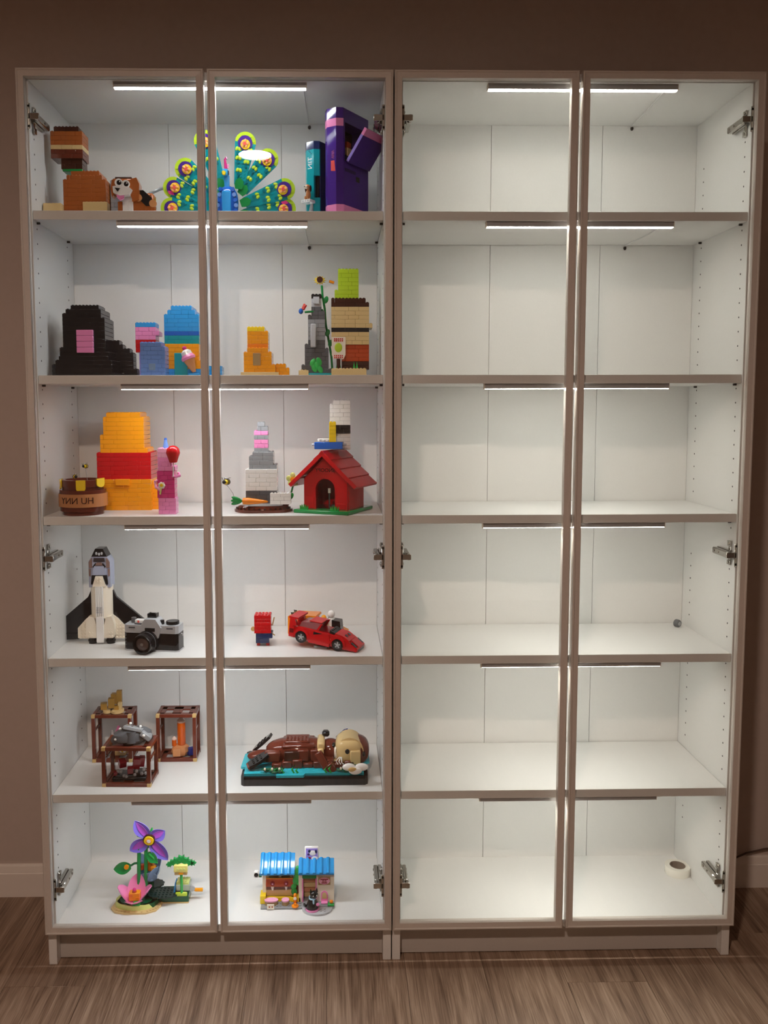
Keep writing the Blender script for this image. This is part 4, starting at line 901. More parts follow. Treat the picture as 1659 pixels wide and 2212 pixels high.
# ================================================================== fifth shelf: display cases and minerals
CASEW = P('redbrown'); GOLD = P('gold'); b_ = .0088
def case(label, u, Y, W, D, H, rz=0.0, panel=True):
    T = Toy('display_case', label, 'display case', u, S5, Y, rz, 'red-brown display cases on the fifth shelf'); e = T.e; w, d = W / 2, D / 2; g = b_
    def bar(x0, x1, y0, y1, z0, z1): MB().box(x0, x1, y0, y1, z0, z1, .0005).build('frame_bar', CASEW, e)
    for sx in (-1, 1):
        for sy in (-1, 1):
            x0, x1 = sorted((sx * w, sx * (w - g))); y0, y1 = sorted((sy * d, sy * (d - g))); bar(x0, x1, y0, y1, g, H - g)
            for z in (0, H - g): MB().box(x0 - .0003, x1 + .0003, y0 - .0003, y1 + .0003, z, z + g, .0006).build('corner_cap', GOLD if sy < 0 else CASEW, e)
    for z in (0, H - g):
        for sy in (-1, 1): y0, y1 = sorted((sy * d, sy * (d - g))); bar(-w + g, w - g, y0 + .0003, y1 - .0003, z + .0003, z + g - .0003)
        for sx in (-1, 1): x0, x1 = sorted((sx * w, sx * (w - g))); bar(x0 + .0003, x1 - .0003, -d + g, d - g, z + .0003, z + g - .0003)
    if panel:
        for z in (H - .0058, .001):
            MB().box(-w + g, -w + g + .011, -d + g, d - g, z, z + .005, .0003).box(w - g - .011, w - g, -d + g, d - g, z, z + .005, .0003).box(-.0115, .0115, -d + g, d - g, z, z + .005, .0003).box(-w + g, w - g, d - g - .016, d - g, z, z + .005, .0003).box(-w + g, w - g, -d + g, -d + g + .007, z, z + .005, .0003).build('lid_frame', CASEW, e)
            MB().box(-w + g, w - g, -d + g, d - g, z + .0005, z + .0015).build('lid_pane', mat('case_pane', 'e9e6e6', .1, trans=.5), e)
        for sx in (-1, 1): MB().box(sx * (w - .0045) - .002, sx * (w - .0045) + .002, -d + g, d - g, H * .62, H * .62 + .005, .0003).build('side_rail', CASEW, e)
    return T
A = case('red-brown display case at the left back, carrying the tan crystal', 250, .232, .100, .066, .123)
B = case('red-brown display case on the right, with an orange crystal inside', 387, .232, .100, .066, .123)
C = case('red-brown display case in front, with red crystals inside and a grey rock on top', 283, .098, .115, .078, .096, -2.0)
def crystal(name, label, base, parts, rz=0.0, cat='toy crystal'):
    t = thing(name, label, cat, base, rz)
    for nm, mm, fn in parts: fn(MB()).build(nm, mm, t)
    return t
def hexp(x, y, z, r, h, tilt=0, ax='Y', tip=.25, n=6, top=None): 
    M = TR(x, y, z) @ ROT(ax, tilt)
    return lambda mb: mb.lathe([(0, 0), (r, 0), (r, h * (1 - tip)), (r * (.25 if top is None else top), h), (0, h)], n=n, M=M)
def cube(x, y, z, s, rx=0, ry=0, rz=0, sz=None): return lambda mb: mb.box(-s / 2, s / 2, -s / 2, s / 2, -(sz or s) / 2, (sz or s) / 2, .0006, TR(x, y, z) @ ROT('Z', rz) @ ROT('X', rx) @ ROT('Y', ry))
top = A.loc + Vector((-.002, -.004, .1232))
crystal('cube_crystal', 'brick-built cluster of dark tan cubes on top of the left display case', top, [
    ('foot', P('tan'), lambda mb: mb.cyl((.012, -.006, 0), .017, .006, 20).cyl((-.012, -.008, 0), .012, .006, 20)), ('foot', P('tan'), cube(.018, -.002, .014, .010, sz=.018)),
    ('cube', P('pearl'), cube(-.022, -.004, .0145, .016, rz=12)), ('cube', P('pearl'), cube(-.003, -.002, .022, .016, sz=.024, rz=8)), ('cube', P('pearl'), cube(.002, .008, .030, .015, sz=.026)), ('cube', P('pearl'), cube(.014, .010, .030, .013, sz=.040, rz=5)), ('cube', P('pearl'), cube(.010, -.004, .0095, .012))])
PK = CLEAR('pink', 'e87ab0', .35); CL = CLEAR('ice', 'f2eef0', .6)
crystal('pink_crystal', 'pink and clear brick-built crystal standing inside the left display case', A.loc + Vector((.006, .004, .0072)), [
    ('rock_base', P('darktan'), lambda mb: mb.box(-.022, .022, -.014, .014, 0, .012, .002)), ('spike', PK, hexp(.002, 0, .012, .009, .062)), ('spike', PK, hexp(.012, .003, .012, .007, .05, 6)), ('spike', CL, hexp(-.010, .002, .012, .006, .05, -6)),
    ('daisy', P('white'), lambda mb: [mb.ell((.014 + .007 * math.cos(a), -.012, .014 + .004 * math.sin(a)), .004, .003, .003, 8, 6) for a in [i * 1.05 for i in range(6)]] and mb), ('daisy_centre', P('yellow'), lambda mb: mb.ell((.014, -.0155, .014), .003, .002, .003, 8, 6))])
OR = CLEAR('orange', 'f26a10', .3); OT = CLEAR('orange_tip', 'f6d8c8', .15)
crystal('orange_crystal', 'tall clear orange brick-built crystal inside the right display case', B.loc + Vector((.004, .0, .0072)), [
    ('rock_base', P('nougat'), lambda mb: mb.lathe([(0, 0), (.020, 0), (.025, .010), (.021, .022), (.012, .026), (0, .026)], n=7, sy=.8)), ('rock_panel', P('nougat'), cube(-.006, -.017, .013, .019, rz=6)),
    ('tall_column', OR, lambda mb: mb.cyl((.003, 0, .026), .0105, .058, 12)), ('column_tip', OT, hexp(.003, 0, .084, .0105, .012, tip=.6, n=12)), ('short_column', OR, lambda mb: mb.cyl((-.015, -.004, .024), .006, .016, 12)), ('column_tip', OT, hexp(-.015, -.004, .040, .006, .008, tip=.6, n=12))])
crystal('blue_crystal', 'small dark blue brick-built cube crystal in the right display case', B.loc + Vector((.031, -.006, .0072)), [('cube', CLEAR('blue', '22308a', .2), cube(0, 0, .0095, .014, rz=20, sz=.018)), ('cube', CLEAR('blue', '22308a', .2), cube(-.007, .004, .005, .009, rz=40))])
RD = CLEAR('ruby', '8c0a20', .25); CB = CLEAR('bubble', 'd8d8da', .7)
rp = [('rock_base', P('black'), lambda mb: mb.box(-.040, .040, -.020, .018, 0, .007, .001).box(-.030, .018, -.018, .014, .007, .013, .001).box(.006, .036, -.010, .014, .007, .017, .001)),
    ('cube', RD, cube(-.020, .002, .034, .016, 18, 0, 30)), ('cube', RD, cube(.014, .0, .036, .017, 10, 8, 15, .026)), ('cube', RD, cube(.026, .004, .038, .013, 10, 8, 15, .024)), ('cube', RD, cube(.002, -.010, .022, .014, 5, 0, 10)), ('cube', RD, cube(-.034, -.010, .014, .009, 0, 0, 20))]
for i, (x, y, z) in enumerate(((-.028, -.008, .018), (-.020, -.014, .020), (-.012, -.018, .011), (.014, -.018, .014), (.018, -.016, .022), (.034, -.012, .024), (.030, -.016, .016), (.037, -.010, .014), (-.006, -.018, .009))): rp.append(('bubble', CB, lambda mb, x=x, y=y, z=z: mb.ell((x, y, z), .0045, .0045, .0045, 10, 8)))
crystal('ruby_crystal', 'dark red brick-built crystals on a black rock inside the front display case', C.loc + Vector((0, 0, .0072)), rp)
GR = P('darkgrey')
crystal('grey_rock', 'grey faceted brick-built rock with white dots on the front display case', C.loc + Vector((.006, .0, .0962)), [
    ('rock_body', GR, lambda mb: mb.lathe([(0, 0), (.034, 0), (.046, .008), (.045, .022), (.034, .030), (.018, .034), (0, .035)], n=9, sy=.62, M=ROT('Z', 20))),
    ('rock_plate', P('grey'), lambda mb: mb.box(-.024, .022, -.022, .014, 0, .010, .002, TR(.004, 0, .026) @ ROT('Y', 12) @ ROT('X', -16))),
    ('rock_plate', P('grey'), lambda mb: mb.box(-.014, .014, -.016, .016, -.003, .010, .002, TR(.032, -.006, .014) @ ROT('Y', 38) @ ROT('X', -8))),
    ('rock_plate', GR, lambda mb: mb.cyl((0, 0, 0), .012, .026, 18, M=TR(.002, -.020, .004) @ ROT('X', -8))), ('round_knob', GR, lambda mb: mb.cyl((0, 0, 0), .010, .012, 16, M=TR(-.036, -.010, .012) @ ROT('X', 90)))] +
    [('white_dot', P('white'), lambda mb, p=p: mb.ell(p, .0036, .0036, .0030, 10, 8)) for p in ((-.026, -.010, .034), (-.006, .010, .040), (.010, -.010, .034), (.020, .0, .036), (.032, -.022, .022), (-.034, -.024, .014))])

# otter floating on a pond base
T = Toy('toy_otter', 'brown brick-built sea otter floating on its back on a turquoise pond base', 'toy otter', 660, S5, .135)
k = T.k; e = T.e
def B3(nm, m, x0, x1, y0, y1, z0, z1, b=.001, par=None, M=None): return MB().box(x0 * k, x1 * k, y0 * k, y1 * k, z0 * k, z1 * k, b, M).build(nm, m, par or e)
def E3(nm, m, c, r, par=None, M=None, e_=1.0, e2=1.0): return MB().ell((c[0] * k, c[1] * k, c[2] * k), r[0] * k, r[1] * k, r[2] * k, 22, 14, e_, e2, M).build(nm, m, par or e)
MB().prism([(x * k, y * k) for x, y in ((-132, -62), (-126, -68), (126, -68), (132, -62), (132, 62), (126, 68), (-126, 68), (-132, 62))], 0, 19 * k, 'Z').build('base', P('black'), e)
WA = noisy('pond_water', '0fa6bc', '3cc4d4', (260, 260, 260), .12, .6)
pond = MB().prism([(x * k, y * k) for x, y in ((-126, -62), (-60, -62), (-58, -72), (-2, -72), (2, -62), (124, -62), (124, -10), (138, -6), (138, 34), (124, 38), (124, 62), (-110, 62), (-112, 50), (-134, 40), (-136, -26), (-126, -30))], 19 * k, 24 * k, 'Z').build('water', WA, e)
wv = MB(); random.seed(3)
for i in range(150):
    x, y = random.uniform(-120, 120), random.uniform(-58, -20); wv.ell((x * k, y * k, 24 * k), random.uniform(3, 6) * k, 2 * k, .7 * k, 8, 4)
wv.build('ripples', WA, e)['kind'] = 'stuff'
BR = P('redbrown')
body = E3('body', BR, (-14, 8, 46), (72, 34, 26), e_=.8)
B3('belly_plate', BR, -44, 10, -12, 28, 66, 73, .003); B3('belly_plate', BR, -50, 22, -22, 34, 58, 68, .004)
for x in (-38, -30, -22, -14, -6, 2): MB().studs([(x * k, -6 * k), (x * k, 2 * k), (x * k, 10 * k)], 73 * k).build('belly_stud', BR, e)
for x in (-4, 24): B3('flank_brick', BR, x - 12, x + 12, -32, -18, 36, 60, .002)
B3('hip_brick', BR, -86, -52, -32, -14, 34, 56, .003); B3('fur_patch', P('darkbrown'), -44, -12, -34, -24, 30, 58, .002)
for i in range(8): B3('fur_skirt', BR, -70 + i * 22, -49 + i * 22, -40 + (i % 2) * 2, -8, 24, 34 + 4 * (i % 3), .002)
E3('tail', BR, (-92, 6, 34), (34, 18, 12), M=None)
def foot(x, y, z, rz, ry):
    M = TR(x * k, y * k, z * k) @ ROT('Z', rz) @ ROT('Y', ry)
    f = MB().prism([(-30 * k, -12 * k), (-6 * k, -17 * k), (16 * k, -11 * k), (16 * k, 11 * k), (-6 * k, 17 * k), (-30 * k, 12 * k)], -3 * k, 3 * k, 'Z', M).studs([((-18 + 9 * i) * k, (-7 + 7 * j) * k) for i in range(3) for j in range(3)], 3 * k, M=M).build('hind_foot', P('black'), e)
    MB().box(-34 * k, -28 * k, -12 * k, 12 * k, -3 * k, 3 * k, .001, M).build('foot_edge', BR, f)
foot(-92, -34, 46, 16, -28); foot(-88, 28, 60, -10, -42)
chest = E3('chest', BR, (54, 6, 46), (26, 28, 24)); B3('chest_band', P('tan'), 26, 42, -26, 26, 56, 74, .004); B3('chest_panel', P('tan'), 26, 40, -32, -20, 34, 62, .003)
head = E3('head', BR, (104, 4, 48), (34, 32, 30), e_=.75, e2=.8)
E3('face', P('tan'), (93, 0, 53), (29, 35, 28), e_=.6, e2=.6)
MB().prism([((95 + 30 * math.cos(a)) * k, (52 + 32 * math.sin(a)) * k) for a in [i * PI / 12 for i in range(13)]] + [((95 + 24 * math.cos(a)) * k, (52 + 26 * math.sin(a)) * k) for a in [PI - i * PI / 12 for i in range(13)]], -24 * k, 24 * k).build('brow_curve', P('tan'), e); B3('cheek_panel', P('tan'), 96, 118, -38, -30, 30, 60, .002); B3('muzzle', P('cream'), 62, 74, -24, 16, 36, 62, .004); E3('nose', P('black'), (61, -6, 60), (6, 10, 7)); B3('jaw', P('tan'), 54, 76, -26, -12, 24, 36, .004)
E3('eye', P('black'), (90, -34, 58), (5, 3, 5.5)); B3('ear', P('black'), 122, 128, -36, -28, 48, 56, .001)
for q in range(3): MB().tube([((74 + q * 2) * k, -33 * k, 46 * k), ((66 + q * 6) * k, -39 * k, (40 - q * 2) * k), ((70 + q * 6) * k, -40 * k, 33 * k)], 1.2 * k, 6).build('whisker', P('white'), e)
MB().box(-8 * k, 8 * k, -7 * k, 7 * k, 0, 44 * k, .002, TR(50 * k, -46 * k, 22 * k) @ ROT('Y', -32) @ ROT('X', -14)).build('front_arm', BR, e); MB().box(-9 * k, 9 * k, -8 * k, 8 * k, -2 * k, 18 * k, .002, TR(60 * k, -50 * k, 24 * k) @ ROT('Y', -40)).build('paw', BR, e)
B3('paw', P('black'), 36, 52, 10, 26, 72, 84, .004); MB().prism([(66 * k, 62 * k), (84 * k, 78 * k), (92 * k, 80 * k), (92 * k, 62 * k)], 30 * k, 40 * k).build('blue_shell', CLEAR('blue', '22308a', .2), e)
for i, a in enumerate((20, 160, 270)): E3('clam_shell', P('white'), (106 + 14 * math.cos(math.radians(a)), -66 + 4 * math.sin(math.radians(a)), 36 + 4 * math.sin(math.radians(a))), (14, 7, 8))
E3('clam_meat', P('gold'), (100, -74, 36), (9, 3, 5))
random.seed(5)
for x, h in ((-66, 15), (-59, 12), (-50, 14), (-43, 12), (-22, 17), (-14, 12), (46, 14), (55, 18)): MB().tube([(x * k, -60 * k, 24 * k), ((x - 4) * k, -61 * k, (24 + h * .5) * k), ((x + 2) * k, -61 * k, (24 + h) * k)], [2.2 * k, 2 * k, 1 * k], 6).build('water_weed', P('leaf'), e)
for cx, n in ((-66, 10), (92, 9)):
    for i in range(n): E3('lily_leaf', P('darkgreen'), (cx + random.uniform(-20, 20), -60 + random.uniform(-3, 6), 27 + random.uniform(0, 5)), (6, 4, 2))
    for i in range(3): E3('pale_bud', P('cream'), (cx - 16 + i * 15, -63, 34), (2.5, 2.5, 3))

# ================================================================== bottom: flower garden and pet cafe
T = Toy('toy_flower_garden', 'brick-built giant purple and pink flowers on a small green garden base', 'toy garden', 325, S6, .120)
k = T.k; e = T.e
pts = [(-71, 2), (-77, -30), (-66, -44), (-44, -50), (0, -50), (20, -40), (28, -22), (30, 12), (20, 40), (-30, 44), (-56, 30)]
MB().prism([(x * k, y * k) for x, y in pts], 0, 3.5 * k, 'Z').build('sand_plate', P('tan'), e)
sm = MB()
for i, (x, y) in enumerate(pts[1:7]):
    x2, y2 = pts[i + 2]
    for q in (.2, .5, .8): sm.cyl(((x + (x2 - x) * q) * .93 * k, (y + (y2 - y) * q) * .90 * k, 3.5 * k), 2.4 * k, 1.6 * k, 8)
sm.build('sand_studs', P('tan'), e)
MB().prism([(x * .82 * k - .003, y * .72 * k) for x, y in pts], 3.5 * k, 13 * k, 'Z').build('green_hill', P('darkgreen'), e)
MB().lathe([(36 * k, 3.6 * k), (46 * k, 3.6 * k), (44 * k, 13 * k), (36 * k, 13 * k)], (-26 * k, -12 * k, 0), n=30, sy=.66, close=True).build('lawn_edge', P('yellowgreen'), e)
MB().box(24 * k, 84 * k, -12 * k, 26 * k, 0, 3 * k, .001).build('path_plate', P('tan'), e); MB().box(24 * k, 84 * k, -11 * k, 24 * k, 3 * k, 19 * k, .001).build('path_block', P('darkgreen'), e)
wpts = [(((34 + (2.2 if i % 2 else 0)) * math.cos(i * PI / 16) + 30) * k, ((20 + (2 if i % 2 else 0)) * math.sin(i * PI / 16) - 6) * k) for i in range(32)]
MB().prism(wpts, 20 * k, 23 * k, 'Z').studs([((30 + 8 * i) * k, (-6 + 8 * j) * k) for i in range(-3, 4) for j in range(-2, 3) if (i / 4) ** 2 + (j / 2.4) ** 2 < .9], 23 * k).build('pond_plate', mat('plastic_deepgreen', '0c2a26', .25), e)
wp2 = [(((22 + (2 if i % 2 else 0)) * math.cos(i * PI / 12) + 2) * k, ((16 + (2 if i % 2 else 0)) * math.sin(i * PI / 12) + 26) * k) for i in range(24)]
MB().prism(wp2, 22 * k, 25 * k, 'Z').build('leaf_plate', mat('plastic_deepgreen', '0c2a26', .25), e); MB().box(-10 * k, 14 * k, 18 * k, 34 * k, 0, 22 * k, .001).build('leaf_support', P('darkgreen'), e)
# petals: shallow curved shells
def petal(nm, m, M, L, Wd, cup, par, pointed=True, th=.0012, n=8):
    vs = []; fs = []
    for side in (0, 1):
        for i in range(n + 1):
            t = i / n
            w = Wd * (math.sin(PI * min(t * .92 + .08, 1)) ** .75) if pointed else Wd * math.sqrt(max(0, 1 - (max(t, .0) * 1.0 - .35) ** 2 / .43)) if t > .02 else Wd * .55
            if i == n: w = Wd * .03 if pointed else Wd * .25
            for j in range(-3, 4):
                s = j / 3; vs.append(tuple(M @ Vector((s * w, -(cup * (s * s) * (w / Wd)) - cup * .6 * t * t + side * th, t * L))))
    row = 7; N = (n + 1) * row
    for side in (0, 1):
        for i in range(n):
            for j in range(row - 1): a = side * N + i * row + j; fs.append((a, a + 1, a + row + 1, a + row))
    edge = [i * row for i in range(n + 1)] + [n * row + j for j in range(1, row)] + [i * row + row - 1 for i in range(n - 1, -1, -1)] + [j for j in range(row - 2, 0, -1)]
    for a, b in zip(edge, edge[1:] + edge[:1]): fs.append((a, b, b + N, a + N))
    return MB().add(vs, fs, None).build(nm, m, par, smooth=50)
VI = noisy('petal_violet', '8f7be6', 'b06ae0', (60, 60, 60), .2); MV = P('lavender')
for u in (301, 316): T.tube('stem', P('green'), [(u, 1940, 0), (u, 1900, 0), (u + 1, 1860, 0), (u + 3, 1818, -2)], 4.2)
fc = Vector(T.pt(328, 1806, -8))
for rot, L in ((-30, 50), (58, 36), (146, 60), (236, 47)):
    M = Matrix.Translation(fc) @ ROT('X', 12) @ ROT('Y', rot); p = petal('violet_petal', mat('petal_blue_violet', '8274e4', .18), M @ TR(0, 0, 5 * k), L * k, 16 * k, 5 * k, e)
    petal('petal_blush', mat('petal_magenta', 'b456d0', .18), M @ TR(0, -.0016, 6 * k), L * .86 * k, 7 * k, 1.5 * k, p)
    MB().ell((0, 2 * k, 14 * k), 3 * k, 2 * k, 14 * k, 8, 6, M=M @ ROT('Y', 45)).build('sepal', P('leaf'), e)
Md = Matrix.Translation(fc) @ ROT('X', 102)
MB().cyl((0, 0, 0), 13 * k, 6 * k, 20, M=Md).build('flower_hub', P('darkbrown'), e); MB().cyl((0, 0, 6 * k), 10.5 * k, 2 * k, 24, M=Md).build('flower_disc', P('yellow'), e)
st = MB()
for q in range(9): st.ell((4.6 * k * math.cos(q * .698), 4.6 * k * math.sin(q * .698), 8.3 * k), 2.2 * k, 1.6 * k, .5 * k, 8, 4, M=Md @ ROT('Z', 0))
st.build('disc_print', P('orange'), e); MB().cyl((0, 0, 8 * k), 4.4 * k, .9 * k, 14, M=Md).build('disc_centre', P('white'), e)
lf = petal('green_leaf', P('green'), Matrix.Translation(T.pt(286, 1868, -4)) @ ROT('Y', -92) @ ROT('X', 10), 36 * k, 14 * k, 3 * k, e); T.disc('leaf_tile', P('amber'), 278, 1870, -12, 5, 3, par=lf); T.tube('leaf_stalk', P('darkgreen'), [(286, 1866, -4), (293, 1861, -2), (302, 1860, 0)], 2.4)
petal('green_leaf', P('green'), Matrix.Translation(T.pt(322, 1838, -2)) @ ROT('Y', 122) @ ROT('X', 20), 30 * k, 11 * k, 3 * k, e); T.tube('leaf_stalk', P('leaf'), [(326, 1840, -6), (336, 1850, -8), (343, 1862, -8)], 2.2)
for ang, L, w in ((-65, 44, 17), (-125, 34, 17), (60, 50, 18), (0, 40, 18), (180, 22, 18)):
    M = Matrix.Translation(T.pt(322, 1895, 14)) @ ROT('Z', ang) @ TR(0, 10 * k, 0) @ ROT('X', -24); petal('blue_petal', P('sand'), M, L * k, w * k, 4 * k, e, pointed=False)
T.ell('blue_cup', P('sand'), 322, 1892, 14, 16, 9, 14); T.cyl('cup_stem', P('darkgreen'), 324, 1896, 1922, 16, 6)
T.box('orange_block', P('orange'), 312, 331, 1860, 1880, 8, 22, .002); T.box('orange_block', P('amber'), 326, 337, 1870, 1882, 2, 14, .002); T.box('dark_block', P('brick'), 302, 311, 1866, 1878, 4, 14, .002)
for ang, L, w in ((-8, 50, 20), (88, 42, 19), (-88, 42, 19), (184, 28, 19)):
    M = Matrix.Translation(T.pt(297, 1946, -22)) @ ROT('Z', ang) @ TR(0, 9 * k, 0) @ ROT('X', -22 if abs(ang) < 20 else (-44 if abs(ang) < 100 else -64)); petal('pink_petal', P('pink'), M, L * k, w * k, 6 * k, e, pointed=False)
MB().cyl(T.pt(297, 1952, -22), 12 * k, 8 * k, 14, 15 * k).build('pink_cup', P('pink'), e)
T.box('yellow_box', P('amber'), 286, 309, 1928, 1945, -30, -15, .001); T.box('orange_tile', P('orange'), 287, 294, 1930, 1936, -31, -29.5, 0); T.box('orange_tile', P('orange'), 301, 308, 1937, 1943, -31, -29.5, 0)
T.ell('brown_cup', P('brick'), 297, 1925, -24, 5, 5, 5); T.ell('magenta_bud', P('magenta'), 297, 1920, -24, 4, 4, 4)
T.box('clear_leaf', P('leaf'), 296, 312, 1951, 1957, -42, -30, .002)
gx = T.box('gear_box', mat('clear_gear', 'd4e2d0', .1, trans=.5), 382, 412, 1910, 1925, -10, 14, .002); T.box('gear_lid', P('yellowgreen'), 383, 410, 1905, 1912, -9, 13, .001, studs=True)
T.box('lime_plate', P('lime'), 382, 407, 1928, 1937, -16, -11, .002); T.tube('sprout_stem', P('leaf'), [(395, 1932, -13), (395, 1912, -13), (395, 1888, -13)], 3)
T.box('sprout_block', P('lemon'), 380, 409, 1868, 1883, -18, -8, .0008)
for i in range(3): T.disc('block_ring', P('yellowgreen'), 387.5 + 7 * i, 1876, -19, 2.8, 1.4, n=12)
T.box('sprout_foot', P('tan'), 381, 408, 1884, 1889, -16, -8, .001); T.box('amber_joint', P('amber'), 390, 400, 1883, 1888, -17, -9, .001)
for u, v, s in ((376, 1862, 8), (384, 1858, 9), (395, 1855, 11), (406, 1858, 9), (414, 1862, 8), (369, 1866, 6), (420, 1863, 6)): T.poly('sprout_leaf', P('green'), [(u + (s * 1.15 if q % 2 == 0 else s * .62) * math.cos(q * PI / 6), v + (s * 1.0 if q % 2 == 0 else s * .55) * math.sin(q * PI / 6)) for q in range(12)], -12 + (u % 3), -6 + (u % 3))
T.tube('crank', P('amber'), [(413, 1920, 2), (424, 1922, 2), (438, 1922, 2)], [3.2, 4, 4]); T.disc('crank_washer', P('lightgrey'), 416, 1920, -4, 6, 3); T.poly('blue_fin', P('azure'), [(376, 1930), (380, 1906), (382, 1906), (380, 1930)], -8, 10)

T = Toy('toy_cafe', 'brick-built pet cafe with blue tiled roofs and a grey studded floor', 'toy cafe', 642, S6, .115)
k = T.k; e = T.e
fl = MB().box(-76 * k, 80 * k, -34 * k, 26 * k, 0, 4 * k, .0006).studs([((-50 + 8.2 * i) * k, (-27 + 8.2 * j) * k) for i in range(9) for j in range(3)], 4 * k, 2.4 * k, 1.5 * k).build('floor_plate', P('grey'), e)
pp = [((44 + 32 * math.cos(a)) * k, (-34 + 26 * math.sin(a)) * k) for a in [PI + i * PI / 14 for i in range(15)]]
MB().prism(pp, 0, 4 * k, 'Z').studs([((44 + 8 * i) * k, (-40 - 7 * j) * k) for i in range(-2, 3) for j in range(2)], 4 * k, 2.4 * k, 1.5 * k).build('porch_plate', P('lightgrey'), e)
def c3(nm, c, x0, x1, y0, y1, z0, z1, b=.0006, par=None, M=None): return MB().box(x0 * k, x1 * k, y0 * k, y1 * k, z0 * k, z1 * k, b, M).build(nm, P(c) if isinstance(c, str) else c, par or e)
# counter side
c3('wall_post', 'cream', -74, -66, -6, 22, 4, 74); c3('wall_post', 'cream', -8, -2, -6, 22, 4, 74); c3('rear_wall', 'cream', -66, -8, 16, 22, 4, 74)
c3('green_beam', 'darkgreen', -66, -8, -6, 2, 66, 74); c3('green_beam', 'green', -66, -8, -4, 4, 61, 65.5); c3('counter', 'brick', -66, -8, -10, 2, 36, 54); c3('counter_top', 'orange', -66, -8, -11, 3, 54, 56); c3('shelf_board', 'redbrown', -66, -8, -6, 3, 28, 35); c3('counter_base', 'tan', -66, -8, -6, 6, 14, 27); c3('yellow_block', 'yellow', -78, -66, -20, 4, 4, 22); c3('yellow_ledge', 'yellow', -66, -6, -12, -6, 4, 14)
for x in (-52, -23):
    MB().cyl((x * k, -11.8 * k, 45 * k), 5 * k, .8 * k, 16, axis='Y').build('paw_print', P('darkred'), e); MB().ell((x * k, -12.2 * k, 44 * k), 2 * k, .5 * k, 1.8 * k, 8, 6).build('paw_pad', P('lightpink'), e)
    MB().cyl((x * k, -9 * k, 29 * k), 2 * k, 8 * k, 10, 3.6 * k).build('white_cup', P('white'), e)
for x in (-62, -36, -12): c3('cake_block', 'tan', x - 3, x + 3, -8, -2, 56, 60)
for s_, x0, x1, c in ((0, -78, -4, 0), (1, 4, 80, 0)):
    M = TR(0, -22 * k, 72 * k) @ ROT('X', 40 if s_ == 0 else 32); L_ = 44 if s_ == 0 else 34
    rf = MB().box(x0 * k, x1 * k, 0, L_ * k, -1.5 * k, 1.5 * k, .0005, M).build('roof_panel', P('azure'), e); n_ = 5
    for i in range(n_): MB().cyl(((x0 + 5 + i * (x1 - x0 - 8) / (n_ - .3)) * k, -1 * k, 1.5 * k), 4 * k, (L_ + 1) * k, 12, axis='Y', M=M).build('roof_ridge', P('azure'), rf)
    MB().box(x0 * k, x1 * k, -2 * k, 0, -3 * k, 1 * k, .0004, M).build('roof_eave', P('azure'), rf)
# house side
c3('wall_front', 'cream', 42, 80, -14, -8, 4, 70); c3('wall_post', 'cream', 4, 12, -14, -8, 4, 70); c3('wall_side', 'cream', 74, 80, -8, 22, 4, 70); c3('rear_wall', 'cream', 4, 80, 16, 22, 4, 70); c3('inner_wall', 'tan', 12, 42, 8, 15, 4, 66); c3('brick_beam', 'brick', 4, 80, -15, -7, 66, 70); c3('blue_beam', 'azure', 4, 80, -16, -8, 70, 75)
c3('green_lintel', 'green', 12, 42, -14, -8, 56, 65); c3('pink_jamb', 'pink', 11, 14, -15, -8, 4, 56); c3('pink_jamb', 'pink', 40, 43, -15, -8, 4, 56)
for q in range(4): c3('stair_step', 'nougat' if q % 2 else 'tan', 14, 40, 2 - q * 2, 8, 6 + q * 12, 16 + q * 12)
pl = c3('wall_sign', 'darktan', 46, 72, -15.2, -14, 42, 60)
MB().prism([((59 + 12 * math.cos(a)) * k, (51.5 + 7.5 * math.sin(a)) * k) for a in [i * PI / 10 for i in range(20)]], -16 * k, -15.2 * k).build('sign_plaque', P('lightpink'), pl)
for z, w in ((55.5, 8.5), (47.5, 6)): c3('sign_lettering', 'darkred', 59 - w, 59 + w, -16.5, -15.9, z - 1, z + 1, 0, par=pl)
for x in (56.5, 61.5): MB().lathe([(1 * k, -.3 * k), (2.2 * k, -.3 * k), (2.2 * k, .3 * k), (1 * k, .3 * k)], close=True, n=12, M=TR(x * k, -16.2 * k, 51.5 * k) @ ROT('X', 90)).build('sign_ring', P('darkred'), pl)
ar = [((59 + 7.5 * math.cos(a)) * k, (20 + 9 * math.sin(a)) * k) for a in [i * PI / 8 for i in range(9)]]
MB().prism([((59 + 7.5) * k, 4 * k)] + ar + [((59 - 7.5) * k, 4 * k)], -15.4 * k, -14 * k).build('pet_door', P('pink'), e); ar2 = [((59 + 5 * math.cos(a)) * k, (19 + 7 * math.sin(a)) * k) for a in [i * PI / 8 for i in range(9)]]
MB().prism([((59 + 5) * k, 12 * k)] + ar2 + [((59 - 5) * k, 12 * k)], -16 * k, -15.3 * k).build('pet_door_window', P('tan'), e); c3('pet_ramp', 'pink', 52, 66, -24, -14, 4, 7, .001)
